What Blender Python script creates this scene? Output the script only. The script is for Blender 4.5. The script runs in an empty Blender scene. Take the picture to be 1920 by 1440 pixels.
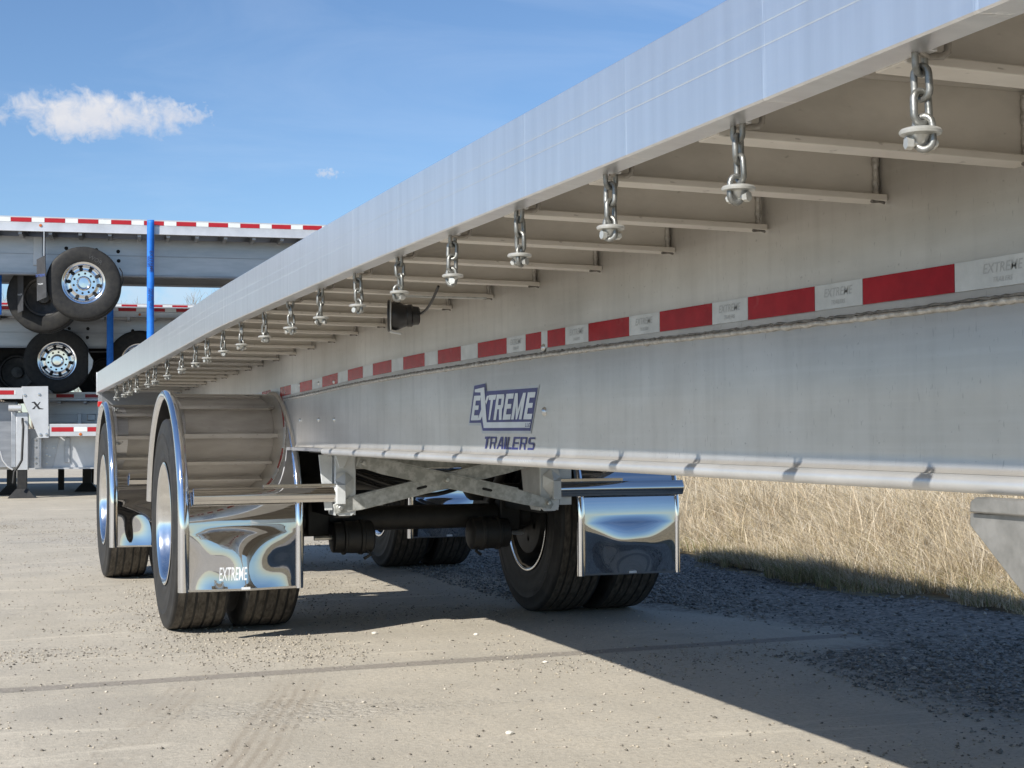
import bpy, bmesh, math, random
import numpy as np
from mathutils import Vector, Matrix
random.seed(7); rng = np.random.default_rng(7)
R = math.radians
scn = bpy.context.scene
COL = scn.collection

# ------------------------------------------------------------------ camera
F_PX, YAW, PITCH, ROLL, CAMH = 2800.0, R(20.0), math.atan(87.6/2800), 0.0053, 0.97
f0 = Vector((math.sin(YAW), math.cos(YAW), 0)); r0 = Vector((math.cos(YAW), -math.sin(YAW), 0)); zz = Vector((0, 0, 1))
FW = (f0*math.cos(PITCH) + zz*math.sin(PITCH)).normalized()
U0 = (-f0*math.sin(PITCH) + zz*math.cos(PITCH)).normalized()
RT = r0*math.cos(ROLL) - U0*math.sin(ROLL)
UP = U0*math.cos(ROLL) + r0*math.sin(ROLL)
CPOS = Vector((0, 0, CAMH))
cd = bpy.data.cameras.new('camera'); cam = bpy.data.objects.new('camera', cd); COL.objects.link(cam)
m = Matrix((( RT.x, UP.x, -FW.x, CPOS.x), (RT.y, UP.y, -FW.y, CPOS.y), (RT.z, UP.z, -FW.z, CPOS.z), (0, 0, 0, 1)))
cam.matrix_world = m
cd.sensor_width = 36; cd.lens = 36*F_PX/1920; cd.clip_start = 0.05; cd.clip_end = 6000
cd.dof.use_dof = False
scn.camera = cam

# ------------------------------------------------------------------ world and sun
SUNV = Vector((-1.25, -0.79, 1.0)).normalized()
SEL = math.asin(SUNV.z); SAZ = math.atan2(SUNV.x, SUNV.y)
w = bpy.data.worlds.new('World'); scn.world = w; w.use_nodes = True
nt = w.node_tree; N = nt.nodes; L = nt.links
for n in list(N): N.remove(n)
out = N.new('ShaderNodeOutputWorld'); bg = N.new('ShaderNodeBackground'); bg.inputs['Strength'].default_value = 0.10
sky = N.new('ShaderNodeTexSky'); sky.sky_type = 'NISHITA'; sky.sun_disc = False
sky.sun_elevation = SEL; sky.sun_rotation = SAZ; sky.altitude = 300; sky.air_density = 1.0; sky.dust_density = 0.15; sky.ozone_density = 6.0
L.new(bg.outputs[0], out.inputs[0])
tc = N.new('ShaderNodeTexCoord')
def vdot(vec):
    n = N.new('ShaderNodeVectorMath'); n.operation = 'DOT_PRODUCT'; L.new(tc.outputs['Generated'], n.inputs[0]); n.inputs[1].default_value = vec; return n.outputs['Value']
def mth(op, a, b=None, c=None, clamp=False):
    n = N.new('ShaderNodeMath'); n.operation = op; n.use_clamp = clamp
    for i, v in enumerate((a, b, c)):
        if v is None: continue
        if isinstance(v, (int, float)): n.inputs[i].default_value = v
        else: L.new(v, n.inputs[i])
    return n.outputs[0]
def ray(px, py): return (FW*F_PX + RT*(px-960) + UP*(720-py)).normalized()
def cloud(px, py, wx, wy, seed, dens=1.0, amp=1.0):
    c = ray(px, py); cr = Vector((c.y, -c.x, 0)).normalized(); cu = cr.cross(c).normalized()
    f = mth('MAXIMUM', vdot(c), 0.01)
    u = mth('DIVIDE', mth('DIVIDE', vdot(cr), f), wx); v = mth('DIVIDE', mth('DIVIDE', vdot(cu), f), wy)
    comb = N.new('ShaderNodeCombineXYZ'); L.new(mth('MULTIPLY', u, wx/wy), comb.inputs[0]); L.new(v, comb.inputs[1]); comb.inputs[2].default_value = seed
    no = N.new('ShaderNodeTexNoise'); no.inputs['Scale'].default_value = 1.15; no.inputs['Detail'].default_value = 9; no.inputs['Roughness'].default_value = 0.58
    no.inputs['Distortion'].default_value = 0.35; L.new(comb.outputs[0], no.inputs['Vector'])
    # flat base: lower half squeezed
    vv = mth('MULTIPLY', v, 1.0)
    r2 = mth('ADD', mth('MULTIPLY', u, u), mth('MULTIPLY', vv, vv))
    e = mth('SUBTRACT', 1.0, r2)
    s = mth('ADD', e, mth('MULTIPLY', mth('SUBTRACT', no.outputs['Fac'], 0.5), 4.2*amp))
    mask = mth('MULTIPLY', mth('SMOOTH_MIN', mth('MAXIMUM', mth('MULTIPLY', s, 0.95), 0.0), 1.0, 0.3), dens)
    front = mth('GREATER_THAN', vdot(c), 0.5)
    return mth('MULTIPLY', mask, front), no.outputs['Fac'], v
col = sky.outputs[0]
def mixc(fac, a, b):
    n = N.new('ShaderNodeMix'); n.data_type = 'RGBA'
    if isinstance(fac, (int, float)): n.inputs[0].default_value = fac
    else: L.new(fac, n.inputs[0])
    for s_, v_ in ((6, a), (7, b)):
        if isinstance(v_, tuple): n.inputs[s_].default_value = v_
        else: L.new(v_, n.inputs[s_])
    return n.outputs[2]
# photograph's sky is a lighter, cleaner blue than the raw model: thin high veil everywhere
mp = N.new('ShaderNodeMapping'); mp.inputs['Scale'].default_value = (1.5, 3.5, 9.0); mp.inputs['Rotation'].default_value = (0.1, 0.2, 0.5)
L.new(tc.outputs['Generated'], mp.inputs[0])
ci = N.new('ShaderNodeTexNoise'); ci.inputs['Scale'].default_value = 1.6; ci.inputs['Detail'].default_value = 7; ci.inputs['Roughness'].default_value = 0.62; ci.inputs['Distortion'].default_value = 0.6
L.new(mp.outputs[0], ci.inputs['Vector'])
veil = mth('ADD', mth('MULTIPLY', mth('MAXIMUM', mth('SUBTRACT', ci.outputs['Fac'], 0.46), 0.0), 0.45), 0.01)
col = mixc(veil, col, (6.6, 7.3, 8.4, 1))
for a in ((175, 212, 0.060, 0.0150, 3.1, 0.97, 0.8), (130, 240, 0.022, 0.010, 9.4, 0.7, 1.0), (345, 212, 0.02, 0.007, 5.2, 0.5, 1.2), (615, 325, 0.009, 0.0035, 1.2, 0.5, 1.0), (245, 560, 0.07, 0.013, 7.7, 0.30, 1.0)):
    mk, nf, vv_ = cloud(*a)
    sh = mixc(mth('MULTIPLY_ADD', vv_, 0.45, 0.62, clamp=True), (4.7, 5.0, 5.8, 1), (6.3, 6.3, 6.5, 1))
    col = mixc(mk, col, sh)
L.new(col, bg.inputs['Color'])

sd = bpy.data.lights.new('sun', 'SUN'); sd.energy = 5.0; sd.angle = R(0.53); sd.color = (1.0, 0.955, 0.88)
so = bpy.data.objects.new('sun', sd); COL.objects.link(so); so.rotation_euler = SUNV.to_track_quat('Z', 'Y').to_euler(); so.location = (-5, -5, 12)
scn.view_settings.view_transform = 'Standard'; scn.view_settings.look = 'None'; scn.view_settings.gamma = 1; scn.view_settings.use_curve_mapping = False
scn.view_settings.exposure = 0.42

# ------------------------------------------------------------------ pixel helpers (photo pixel -> point on a real surface)
def onplane(px, py, p0, n):
    d = ray(px, py); t = (Vector(p0)-CPOS).dot(Vector(n))/d.dot(Vector(n)); return CPOS + d*t
def onX(px, py, X): return onplane(px, py, (X, 0, 0), (1, 0, 0))
def onY(px, py, Y): return onplane(px, py, (0, Y, 0), (0, 1, 0))
def onG(px, py): return onplane(px, py, (0, 0, 0), (0, 0, 1))

# ------------------------------------------------------------------ materials
MATS = {}
def newmat(name):
    mt = bpy.data.materials.new(name); mt.use_nodes = True; MATS[name] = mt
    return mt, mt.node_tree.nodes, mt.node_tree.links, mt.node_tree.nodes['Principled BSDF']
def mat(name, c, metal=0.0, rough=0.5, var=0.12, vs=8.0, stretch=(1, 1, 1), bump=0.0, bs=60.0, bdist=0.002, rvar=0.0, c2=None, detail=5, aniso=0, coat=0, spots=None, vlo=0.35, vhi=0.65):
    mt, Nn, Ll, B = newmat(name)
    t = Nn.new('ShaderNodeTexCoord'); mpn = Nn.new('ShaderNodeMapping'); mpn.inputs['Scale'].default_value = stretch; Ll.new(t.outputs['Object'], mpn.inputs[0])
    n1 = Nn.new('ShaderNodeTexNoise'); n1.inputs['Scale'].default_value = vs; n1.inputs['Detail'].default_value = detail; n1.inputs['Roughness'].default_value = 0.6; Ll.new(mpn.outputs[0], n1.inputs['Vector'])
    cr = Nn.new('ShaderNodeValToRGB'); cr.color_ramp.elements[0].position = vlo; cr.color_ramp.elements[1].position = vhi
    if c2 is None: c2 = tuple(min(1, x*(1+var)) for x in c); c1 = tuple(x*(1-var) for x in c)
    else: c1 = c
    cr.color_ramp.elements[0].color = (*c1, 1); cr.color_ramp.elements[1].color = (*c2, 1)
    Ll.new(n1.outputs['Fac'], cr.inputs[0]); cout = cr.outputs[0]
    if spots:
        sc_, thr, amt, cc = spots
        n3 = Nn.new('ShaderNodeTexNoise'); n3.inputs['Scale'].default_value = sc_; n3.inputs['Detail'].default_value = 3; Ll.new(mpn.outputs[0], n3.inputs['Vector'])
        r3 = Nn.new('ShaderNodeMapRange'); r3.inputs[1].default_value = thr; r3.inputs[2].default_value = thr+0.06; r3.inputs[4].default_value = amt; Ll.new(n3.outputs['Fac'], r3.inputs[0])
        mx = Nn.new('ShaderNodeMix'); mx.data_type = 'RGBA'; Ll.new(r3.outputs[0], mx.inputs[0]); Ll.new(cout, mx.inputs[6]); mx.inputs[7].default_value = (*cc, 1); cout = mx.outputs[2]
    Ll.new(cout, B.inputs['Base Color'])
    B.inputs['Metallic'].default_value = metal; B.inputs['Roughness'].default_value = rough
    if rvar:
        rr = Nn.new('ShaderNodeMapRange'); rr.inputs[1].default_value = 0.3; rr.inputs[2].default_value = 0.7; rr.inputs[3].default_value = max(0.0, rough-rvar); rr.inputs[4].default_value = rough+rvar
        Ll.new(n1.outputs['Fac'], rr.inputs[0]); Ll.new(rr.outputs[0], B.inputs['Roughness'])
    if bump:
        n2 = Nn.new('ShaderNodeTexNoise'); n2.inputs['Scale'].default_value = bs; n2.inputs['Detail'].default_value = 4; Ll.new(mpn.outputs[0], n2.inputs['Vector'])
        b = Nn.new('ShaderNodeBump'); b.inputs['Strength'].default_value = bump; b.inputs['Distance'].default_value = bdist; Ll.new(n2.outputs['Fac'], b.inputs['Height']); Ll.new(b.outputs[0], B.inputs['Normal'])
    if coat: B.inputs['Coat Weight'].default_value = coat; B.inputs['Coat Roughness'].default_value = 0.1
    return mt

mat('beam_alu', (0.52, 0.50, 0.465), 0.7, 0.40, c2=(0.70, 0.68, 0.645), vs=1.3, stretch=(1, 0.8, 1.6), bump=0.22, bs=9, bdist=0.003, rvar=0.04, detail=10, spots=(75, 0.70, 0.45, (0.25, 0.24, 0.225)))
def beam_grain():
    mt = MATS['beam_alu']; Nn = mt.node_tree.nodes; Ll = mt.node_tree.links; B = Nn['Principled BSDF']
    t = Nn.new('ShaderNodeTexCoord'); src = B.inputs['Base Color'].links[0].from_socket
    for sc_, st_, lo, hi, amt, cc in ((22, (1, 1.0, 0.10), .50, .66, .22, (0.40, 0.385, 0.36)), (30, (1, 0.05, 2.5), .52, .70, .10, (0.78, 0.77, 0.75)), (3.2, (1, 1, .5), .56, .74, .30, (0.40, 0.37, 0.33)), (130, (1, 1.6, 0.35), .66, .72, .45, (0.24, 0.23, 0.22))):
        m_ = Nn.new('ShaderNodeMapping'); m_.inputs['Scale'].default_value = st_; Ll.new(t.outputs['Object'], m_.inputs[0])
        n = Nn.new('ShaderNodeTexNoise'); n.inputs['Scale'].default_value = sc_; n.inputs['Detail'].default_value = 6; Ll.new(m_.outputs[0], n.inputs['Vector'])
        r = Nn.new('ShaderNodeMapRange'); r.inputs[1].default_value = lo; r.inputs[2].default_value = hi; r.inputs[4].default_value = amt; Ll.new(n.outputs['Fac'], r.inputs[0])
        x = Nn.new('ShaderNodeMix'); x.data_type = 'RGBA'; Ll.new(r.outputs[0], x.inputs[0]); Ll.new(src, x.inputs[6]); x.inputs[7].default_value = (*cc, 1); src = x.outputs[2]
    Ll.new(src, B.inputs['Base Color'])
beam_grain()
mat('member_alu_shaded', (0.52, 0.49, 0.445), 0.25, 0.5, c2=(0.68, 0.645, 0.59), vs=4, stretch=(1, 1, 2), bump=0.15, bs=70, rvar=0.06, detail=8, spots=(34, 0.68, 0.35, (0.24, 0.22, 0.195)))  # member_alu darkened by colour, so the flange lips seem to catch light
mat('member_alu', (0.60, 0.565, 0.51), 0.35, 0.45, c2=(0.72, 0.685, 0.63), vs=5, stretch=(1, 1, 3), bump=0.15, bs=70, rvar=0.06, spots=(26, 0.66, 0.55, (0.22, 0.2, 0.175)))
mat('weld', (0.62, 0.6, 0.56), 0.6, 0.5, c2=(0.36, 0.34, 0.31), vs=60, bump=0.8, bs=110, bdist=0.004)
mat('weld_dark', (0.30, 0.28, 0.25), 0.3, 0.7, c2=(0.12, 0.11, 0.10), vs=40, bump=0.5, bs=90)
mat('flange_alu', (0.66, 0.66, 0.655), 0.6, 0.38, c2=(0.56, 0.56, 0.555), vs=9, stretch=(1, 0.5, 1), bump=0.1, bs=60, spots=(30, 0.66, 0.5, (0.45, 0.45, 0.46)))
mat('galv', (0.42, 0.43, 0.41), 0.55, 0.48, c2=(0.56, 0.57, 0.55), vs=30, bump=0.1, bs=120, rvar=0.08, detail=3, vlo=0.42, vhi=0.58)
mat('galv_shaded', (0.23, 0.225, 0.21), 0.5, 0.45, c2=(0.33, 0.32, 0.30), vs=24, bump=0.1, bs=120, rvar=0.08)  # galv with shade put into its colour, for the landing gear bracket
mat('galv_dirty', (0.36, 0.365, 0.34), 0.45, 0.5, c2=(0.56, 0.565, 0.54), vs=28, bump=0.12, bs=90, rvar=0.08, detail=5, vlo=0.40, vhi=0.60)
mat('galv_white', (0.56, 0.58, 0.58), 0.25, 0.45, c2=(0.68, 0.70, 0.70), vs=14, bump=0.08, bs=60)
mat('chain_metal', (0.17, 0.17, 0.155), 0.75, 0.42, c2=(0.33, 0.33, 0.315), vs=55, bump=0.35, bs=160, bdist=0.001, rvar=0.08)
mat('disc_metal', (0.46, 0.46, 0.43), 0.6, 0.42, c2=(0.64, 0.64, 0.61), vs=40, bump=0.3, bs=150, bdist=0.001)
mat('staple_metal', (0.20, 0.18, 0.15), 0.6, 0.55, c2=(0.40, 0.37, 0.33), vs=50, bump=0.3, bs=120)
mat('steel_mirror', (0.66, 0.65, 0.64), 1.0, 0.035, var=0.04, vs=3, rvar=0.02, bump=0.012, bs=5, bdist=0.01)
mat('steel_fender', (0.62, 0.62, 0.63), 1.0, 0.022, var=0.05, vs=3, stretch=(0.6, 3, 3), rvar=0.012, bump=0.012, bs=4, bdist=0.01)
mat('chrome', (0.80, 0.81, 0.83), 1.0, 0.06, var=0.03, vs=5, rvar=0.03)
mat('rim_alu', (0.80, 0.80, 0.80), 1.0, 0.14, var=0.04, vs=12, rvar=0.04)
mat('rim_dark', (0.05, 0.05, 0.05), 0.4, 0.5, c2=(0.10, 0.095, 0.09), vs=12)
mat('bolt_metal', (0.60, 0.60, 0.58), 0.9, 0.3, var=0.1, vs=30)
mat('rubber', (0.016, 0.016, 0.017), 0.0, 0.6, c2=(0.030, 0.029, 0.027), vs=14, bump=0.25, bs=110, bdist=0.002)
mat('tread_rubber', (0.040, 0.034, 0.028), 0.0, 0.75, c2=(0.105, 0.092, 0.076), vs=22, stretch=(3, 1, 1), bump=0.5, bs=130, bdist=0.003)
for nm_ in ('rubber', 'tread_rubber'): MATS[nm_].node_tree.nodes['Principled BSDF'].inputs['Specular IOR Level'].default_value = 0.28
mat('rubber_flap', (0.045, 0.046, 0.05), 0.0, 0.5, var=0.2, vs=9)
mat('black_steel', (0.008, 0.008, 0.008), 0.0, 0.55, c2=(0.018, 0.017, 0.016), vs=18, bump=0.1, bs=70)
mat('black_plastic', (0.018, 0.018, 0.019), 0.0, 0.38, var=0.2, vs=20)
mat('hole_dark', (0.015, 0.015, 0.016), 0.0, 0.8, var=0.1)
mat('red_tape', (0.26, 0.002, 0.006), 0.0, 0.22, c2=(0.34, 0.005, 0.010), vs=20, bump=0.06, bs=30, spots=(16, 0.64, 0.3, (0.36, 0.07, 0.07)))
mat('white_tape', (0.46, 0.475, 0.475), 0.2, 0.35, c2=(0.58, 0.595, 0.595), vs=14, bump=0.12, bs=160, spots=(22, 0.60, 0.4, (0.45, 0.46, 0.46)))
mat('decal_blue', (0.012, 0.016, 0.14), 0.0, 0.4, var=0.25, vs=12)
mat('decal_silver', (0.50, 0.53, 0.54), 0.2, 0.35, c2=(0.66, 0.69, 0.71), vs=6)
mat('decal_grey', (0.44, 0.46, 0.47), 0.2, 0.4, var=0.08)
mat('decal_faint', (0.38, 0.395, 0.40), 0.1, 0.4, var=0.05)
mat('strap_blue', (0.004, 0.13, 0.55), 0.0, 0.6, c2=(0.006, 0.17, 0.66), vs=14, bump=0.3, bs=200)
mat('strap_ink', (0.01, 0.02, 0.10), 0.0, 0.7)
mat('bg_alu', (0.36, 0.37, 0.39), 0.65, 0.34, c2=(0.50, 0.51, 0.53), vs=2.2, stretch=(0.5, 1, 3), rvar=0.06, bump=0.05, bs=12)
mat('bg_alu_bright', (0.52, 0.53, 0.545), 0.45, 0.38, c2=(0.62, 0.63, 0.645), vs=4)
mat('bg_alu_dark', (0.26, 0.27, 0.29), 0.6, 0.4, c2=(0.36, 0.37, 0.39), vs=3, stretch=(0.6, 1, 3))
mat('white_tape_far', (0.66, 0.68, 0.68), 0.0, 0.4, var=0.05)
mat('red_tape_far', (0.36, 0.008, 0.015), 0.0, 0.4, var=0.08)
mat('white_paint', (0.72, 0.72, 0.70), 0.0, 0.4, var=0.05)
mat('amber_lens', (0.45, 0.12, 0.02), 0.0, 0.3); mat('red_lens', (0.55, 0.02, 0.02), 0.0, 0.25, coat=0.6)
mat('dark_logo', (0.02, 0.02, 0.022), 0.0, 0.5)
mat('print_white', (0.7, 0.72, 0.74), 0.0, 0.5); mat('print_blue', (0.05, 0.10, 0.35), 0.0, 0.5)
mat('bark', (0.16, 0.13, 0.10), 0.0, 0.85, c2=(0.26, 0.22, 0.18), vs=8)
mat('pebble', (0.30, 0.27, 0.23), 0.0, 0.8, c2=(0.56, 0.52, 0.45), vs=23, detail=2)
mat('pebble_grey', (0.13, 0.13, 0.125), 0.0, 0.8, c2=(0.36, 0.35, 0.33), vs=33, detail=2)
mat('white_stone', (0.62, 0.58, 0.50), 0.0, 0.8, c2=(0.74, 0.70, 0.62), vs=40, bump=0.6, bs=80, bdist=0.004)
mat('litter', (0.75, 0.76, 0.76), 0.0, 0.5, c2=(0.5, 0.5, 0.5), vs=30)

# side rail: brushed extrusion with vertical rub marks where each cross member is welded behind
def rail_material():
    mt, Nn, Ll, B = newmat('rail_alu')
    t = Nn.new('ShaderNodeTexCoord'); sx = Nn.new('ShaderNodeSeparateXYZ'); Ll.new(t.outputs['Object'], sx.inputs[0])
    def M(op, a, b=None):
        n = Nn.new('ShaderNodeMath'); n.operation = op
        for i, v in enumerate((a, b)):
            if v is None: continue
            if isinstance(v, (int, float)): n.inputs[i].default_value = v
            else: Ll.new(v, n.inputs[i])
        return n.outputs[0]
    mpn = Nn.new('ShaderNodeMapping'); mpn.inputs['Scale'].default_value = (1, 1.2, 0.25); Ll.new(t.outputs['Object'], mpn.inputs[0])
    wob = Nn.new('ShaderNodeTexNoise'); wob.inputs['Scale'].default_value = 2.4; Ll.new(mpn.outputs[0], wob.inputs['Vector'])
    yy = M('ADD', sx.outputs[1], M('MULTIPLY', wob.outputs['Fac'], 0.10))
    fr = M('ABSOLUTE', M('SUBTRACT', M('FRACT', M('DIVIDE', yy, 0.4055)), 0.5))
    fine = Nn.new('ShaderNodeTexNoise'); fine.inputs['Scale'].default_value = 90; mf = Nn.new('ShaderNodeMapping'); mf.inputs['Scale'].default_value = (1, 1.6, 0.05); Ll.new(t.outputs['Object'], mf.inputs[0]); Ll.new(mf.outputs[0], fine.inputs['Vector'])
    st = Nn.new('ShaderNodeMapRange'); st.inputs[1].default_value = 0.028; st.inputs[2].default_value = 0.0; st.inputs[3].default_value = 0; st.inputs[4].default_value = 1; Ll.new(fr, st.inputs[0])
    f2 = Nn.new('ShaderNodeMapRange'); f2.inputs[1].default_value = 0.48; f2.inputs[2].default_value = 0.62; Ll.new(fine.outputs['Fac'], f2.inputs[0])
    streak = M('MULTIPLY', st.outputs[0], f2.outputs[0])
    cn = Nn.new('ShaderNodeMapRange'); cn.inputs[1].default_value = 0.0065; cn.inputs[2].default_value = 0.002; Ll.new(fr, cn.inputs[0])
    brk = Nn.new('ShaderNodeTexNoise'); brk.inputs['Scale'].default_value = 9; Ll.new(t.outputs['Object'], brk.inputs['Vector']); bk = Nn.new('ShaderNodeMapRange'); bk.inputs[1].default_value = 0.40; bk.inputs[2].default_value = 0.52; Ll.new(brk.outputs['Fac'], bk.inputs[0]); core = M('MULTIPLY', cn.outputs[0], bk.outputs[0])
    scr = Nn.new('ShaderNodeTexNoise'); scr.inputs['Scale'].default_value = 30; ms = Nn.new('ShaderNodeMapping'); ms.inputs['Scale'].default_value = (1, 0.06, 6); Ll.new(t.outputs['Object'], ms.inputs[0]); Ll.new(ms.outputs[0], scr.inputs['Vector'])
    vert = Nn.new('ShaderNodeTexNoise'); vert.inputs['Scale'].default_value = 16; vert.inputs['Detail'].default_value = 8; mv = Nn.new('ShaderNodeMapping'); mv.inputs['Scale'].default_value = (1, 2.2, 0.18); Ll.new(t.outputs['Object'], mv.inputs[0]); Ll.new(mv.outputs[0], vert.inputs['Vector'])
    cr = Nn.new('ShaderNodeValToRGB'); cr.color_ramp.elements[0].position = 0.3; cr.color_ramp.elements[1].position = 0.7
    cr.color_ramp.elements[0].color = (0.74, 0.745, 0.76, 1); cr.color_ramp.elements[1].color = (0.83, 0.835, 0.85, 1); Ll.new(vert.outputs['Fac'], cr.inputs[0])
    mx = Nn.new('ShaderNodeMix'); mx.data_type = 'RGBA'; Ll.new(M('MULTIPLY', M('MAXIMUM', streak, M('MULTIPLY', core, 0.8)), 0.9), mx.inputs[0]); Ll.new(cr.outputs[0], mx.inputs[6]); mx.inputs[7].default_value = (0.93, 0.93, 0.93, 1)
    Ll.new(mx.outputs[2], B.inputs['Base Color']); B.inputs['Metallic'].default_value = 0.86
    ro = M('ADD', 0.26, M('MULTIPLY', scr.outputs['Fac'], 0.09)); Ll.new(ro, B.inputs['Roughness'])
    b = Nn.new('ShaderNodeBump'); b.inputs['Strength'].default_value = 0.3; b.inputs['Distance'].default_value = 0.002
    Ll.new(M('ADD', M('ADD', M('MULTIPLY', st.outputs[0], 0.2), M('MULTIPLY', core, 0.9)), M('ADD', M('MULTIPLY', streak, 0.8), M('MULTIPLY', scr.outputs['Fac'], 0.04))), b.inputs['Height']); Ll.new(b.outputs[0], B.inputs['Normal'])
rail_material()

# ------------------------------------------------------------------ mesh helpers
class MB:
    def __init__(s): s.v = []; s.f = []
    def add(s, vs, fs):
        k = len(s.v); s.v += [tuple(p) for p in vs]; s.f += [tuple(i+k for i in f) for f in fs]; return s
    def box(s, x0, x1, y0, y1, z0, z1):
        return s.add([(x0,y0,z0),(x1,y0,z0),(x1,y1,z0),(x0,y1,z0),(x0,y0,z1),(x1,y0,z1),(x1,y1,z1),(x0,y1,z1)],
                     [(0,3,2,1),(4,5,6,7),(0,1,5,4),(1,2,6,5),(2,3,7,6),(3,0,4,7)])
    def poly(s, pts, ext):      # prism of a planar polygon along vector ext
        n = len(pts); e = Vector(ext); a = [Vector(p) for p in pts]
        s.add([*a, *[p+e for p in a]], [tuple(range(n-1, -1, -1)), tuple(range(n, 2*n))] + [(i, (i+1) % n, n+(i+1) % n, n+i) for i in range(n)]); return s
    def tube(s, path, r, seg=10, closed=False, caps=True):
        P = [Vector(p) for p in path]; n = len(P); rings = []; prev = None
        for i, p in enumerate(P):
            a = P[(i-1) % n] if (closed or i > 0) else p; b = P[(i+1) % n] if (closed or i < n-1) else p
            t = (b-a).normalized()
            if prev is None: q = t.orthogonal().normalized()
            else: q = (prev - t*prev.dot(t)).normalized()
            prev = q; w_ = t.cross(q); rr = r(i/(n-1)) if callable(r) else r
            rings.append([p + (q*math.cos(2*math.pi*k/seg) + w_*math.sin(2*math.pi*k/seg))*rr for k in range(seg)])
        vs = [v for g in rings for v in g]; fs = []
        for i in range(n if closed else n-1):
            j = (i+1) % n
            for k in range(seg): fs.append((i*seg+k, i*seg+(k+1) % seg, j*seg+(k+1) % seg, j*seg+k))
        if not closed and caps: fs += [tuple(range(seg-1, -1, -1)), tuple(range((n-1)*seg, n*seg))]
        return s.add(vs, fs)
    def lathe(s, prof, c, axis='x', seg=48, sgn=1, close=False, caps=True):   # prof: (along axis, radius)
        n = len(prof); vs = []
        for (a, r) in prof:
            for k in range(seg):
                t = 2*math.pi*k/seg; p, q = r*math.cos(t), r*math.sin(t)
                vs.append({'x': (c[0]+sgn*a, c[1]+p, c[2]+q), 'y': (c[0]+p, c[1]+sgn*a, c[2]+q), 'z': (c[0]+p, c[1]+q, c[2]+sgn*a)}[axis])
        fs = []
        for i in range(n-1 if not close else n):
            j = (i+1) % n
            for k in range(seg): fs.append((i*seg+k, j*seg+k, j*seg+(k+1) % seg, i*seg+(k+1) % seg))
        if not close and caps: fs += [tuple(range(seg)), tuple(range((n-1)*seg, n*seg))[::-1]]
        return s.add(vs, fs)
    def sweep(s, prof, ys, zf):   # closed profile (x, dz) swept along y, following zf(y)
        n = len(prof); vs = [(x, y, zf(y)+z) for y in ys for (x, z) in prof]; fs = []
        for i in range(len(ys)-1):
            for k in range(n): fs.append((i*n+k, i*n+(k+1) % n, (i+1)*n+(k+1) % n, (i+1)*n+k))
        fs += [tuple(range(n-1, -1, -1)), tuple(range((len(ys)-1)*n, len(ys)*n))]
        return s.add(vs, fs)
    def build(s, name, mt, parent=None, origin=(0, 0, 0), bevel=0, smooth=35, loc=None, fix=True):
        me = bpy.data.meshes.new(name); o_ = Vector(origin)
        me.from_pydata([(v[0]-o_.x, v[1]-o_.y, v[2]-o_.z) for v in s.v], [], s.f)
        if fix:
            bm = bmesh.new(); bm.from_mesh(me); bmesh.ops.recalc_face_normals(bm, faces=bm.faces); bm.to_mesh(me); bm.free()
        if smooth: me.shade_smooth(); me.set_sharp_from_angle(angle=R(smooth))
        me.materials.append(MATS[mt])
        o = bpy.data.objects.new(name, me); COL.objects.link(o)
        if parent: o.parent = parent
        if loc: o.location = loc
        if bevel:
            bv = o.modifiers.new('bevel', 'BEVEL'); bv.width = bevel; bv.segments = 2; bv.limit_method = 'ANGLE'; bv.angle_limit = R(40); bv.harden_normals = False
        return o
def dupe(o, loc=None, parent=None, rot=None):
    c = o.copy(); COL.objects.link(c)
    if parent is not None: c.parent = parent
    if loc is not None: c.location = loc
    if rot is not None: c.rotation_euler = rot
    return c
def thing(name, label, cat, loc=(0, 0, 0), rotz=0, group=None):
    o = bpy.data.objects.new(name, None); COL.objects.link(o); o.location = loc; o.rotation_euler = (0, 0, rotz); o.empty_display_size = 0.2
    o['label'] = label; o['category'] = cat
    if group: o['group'] = group
    return o
def tag(o, label, cat, group=None):
    o['label'] = label; o['category'] = cat
    if group: o['group'] = group
    return o
def text_mb(body, size, bold=0.0, spacing=1.0):      # flat lettering as polygons in the (x, y) plane, centred
    cu = bpy.data.curves.new('t', 'FONT'); cu.body = body; cu.size = size; cu.offset = bold*size; cu.align_x = 'CENTER'; cu.align_y = 'CENTER'; cu.resolution_u = 2; cu.space_character = spacing
    o = bpy.data.objects.new('t', cu); COL.objects.link(o); bpy.context.view_layer.update()
    me = bpy.data.meshes.new_from_object(o.evaluated_get(bpy.context.evaluated_depsgraph_get()))
    vs = [tuple(v.co) for v in me.vertices]; fs = [tuple(p.vertices) for p in me.polygons]
    bpy.data.objects.remove(o); bpy.data.curves.remove(cu); bpy.data.meshes.remove(me)
    return vs, fs
def lettering(body, size, p, right, up, name, mt, parent, origin=(0, 0, 0), bold=0.0, shear=0.0, sx=1.0, spacing=1.0):
    vs, fs = text_mb(body, size, bold, spacing); r_, u_, p_ = Vector(right), Vector(up), Vector(p)
    b = MB(); b.add([p_ + r_*((x+shear*y)*sx) + u_*y for (x, y, z) in vs], fs)
    return b.build(name, mt, parent, origin, smooth=0, fix=False)
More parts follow.
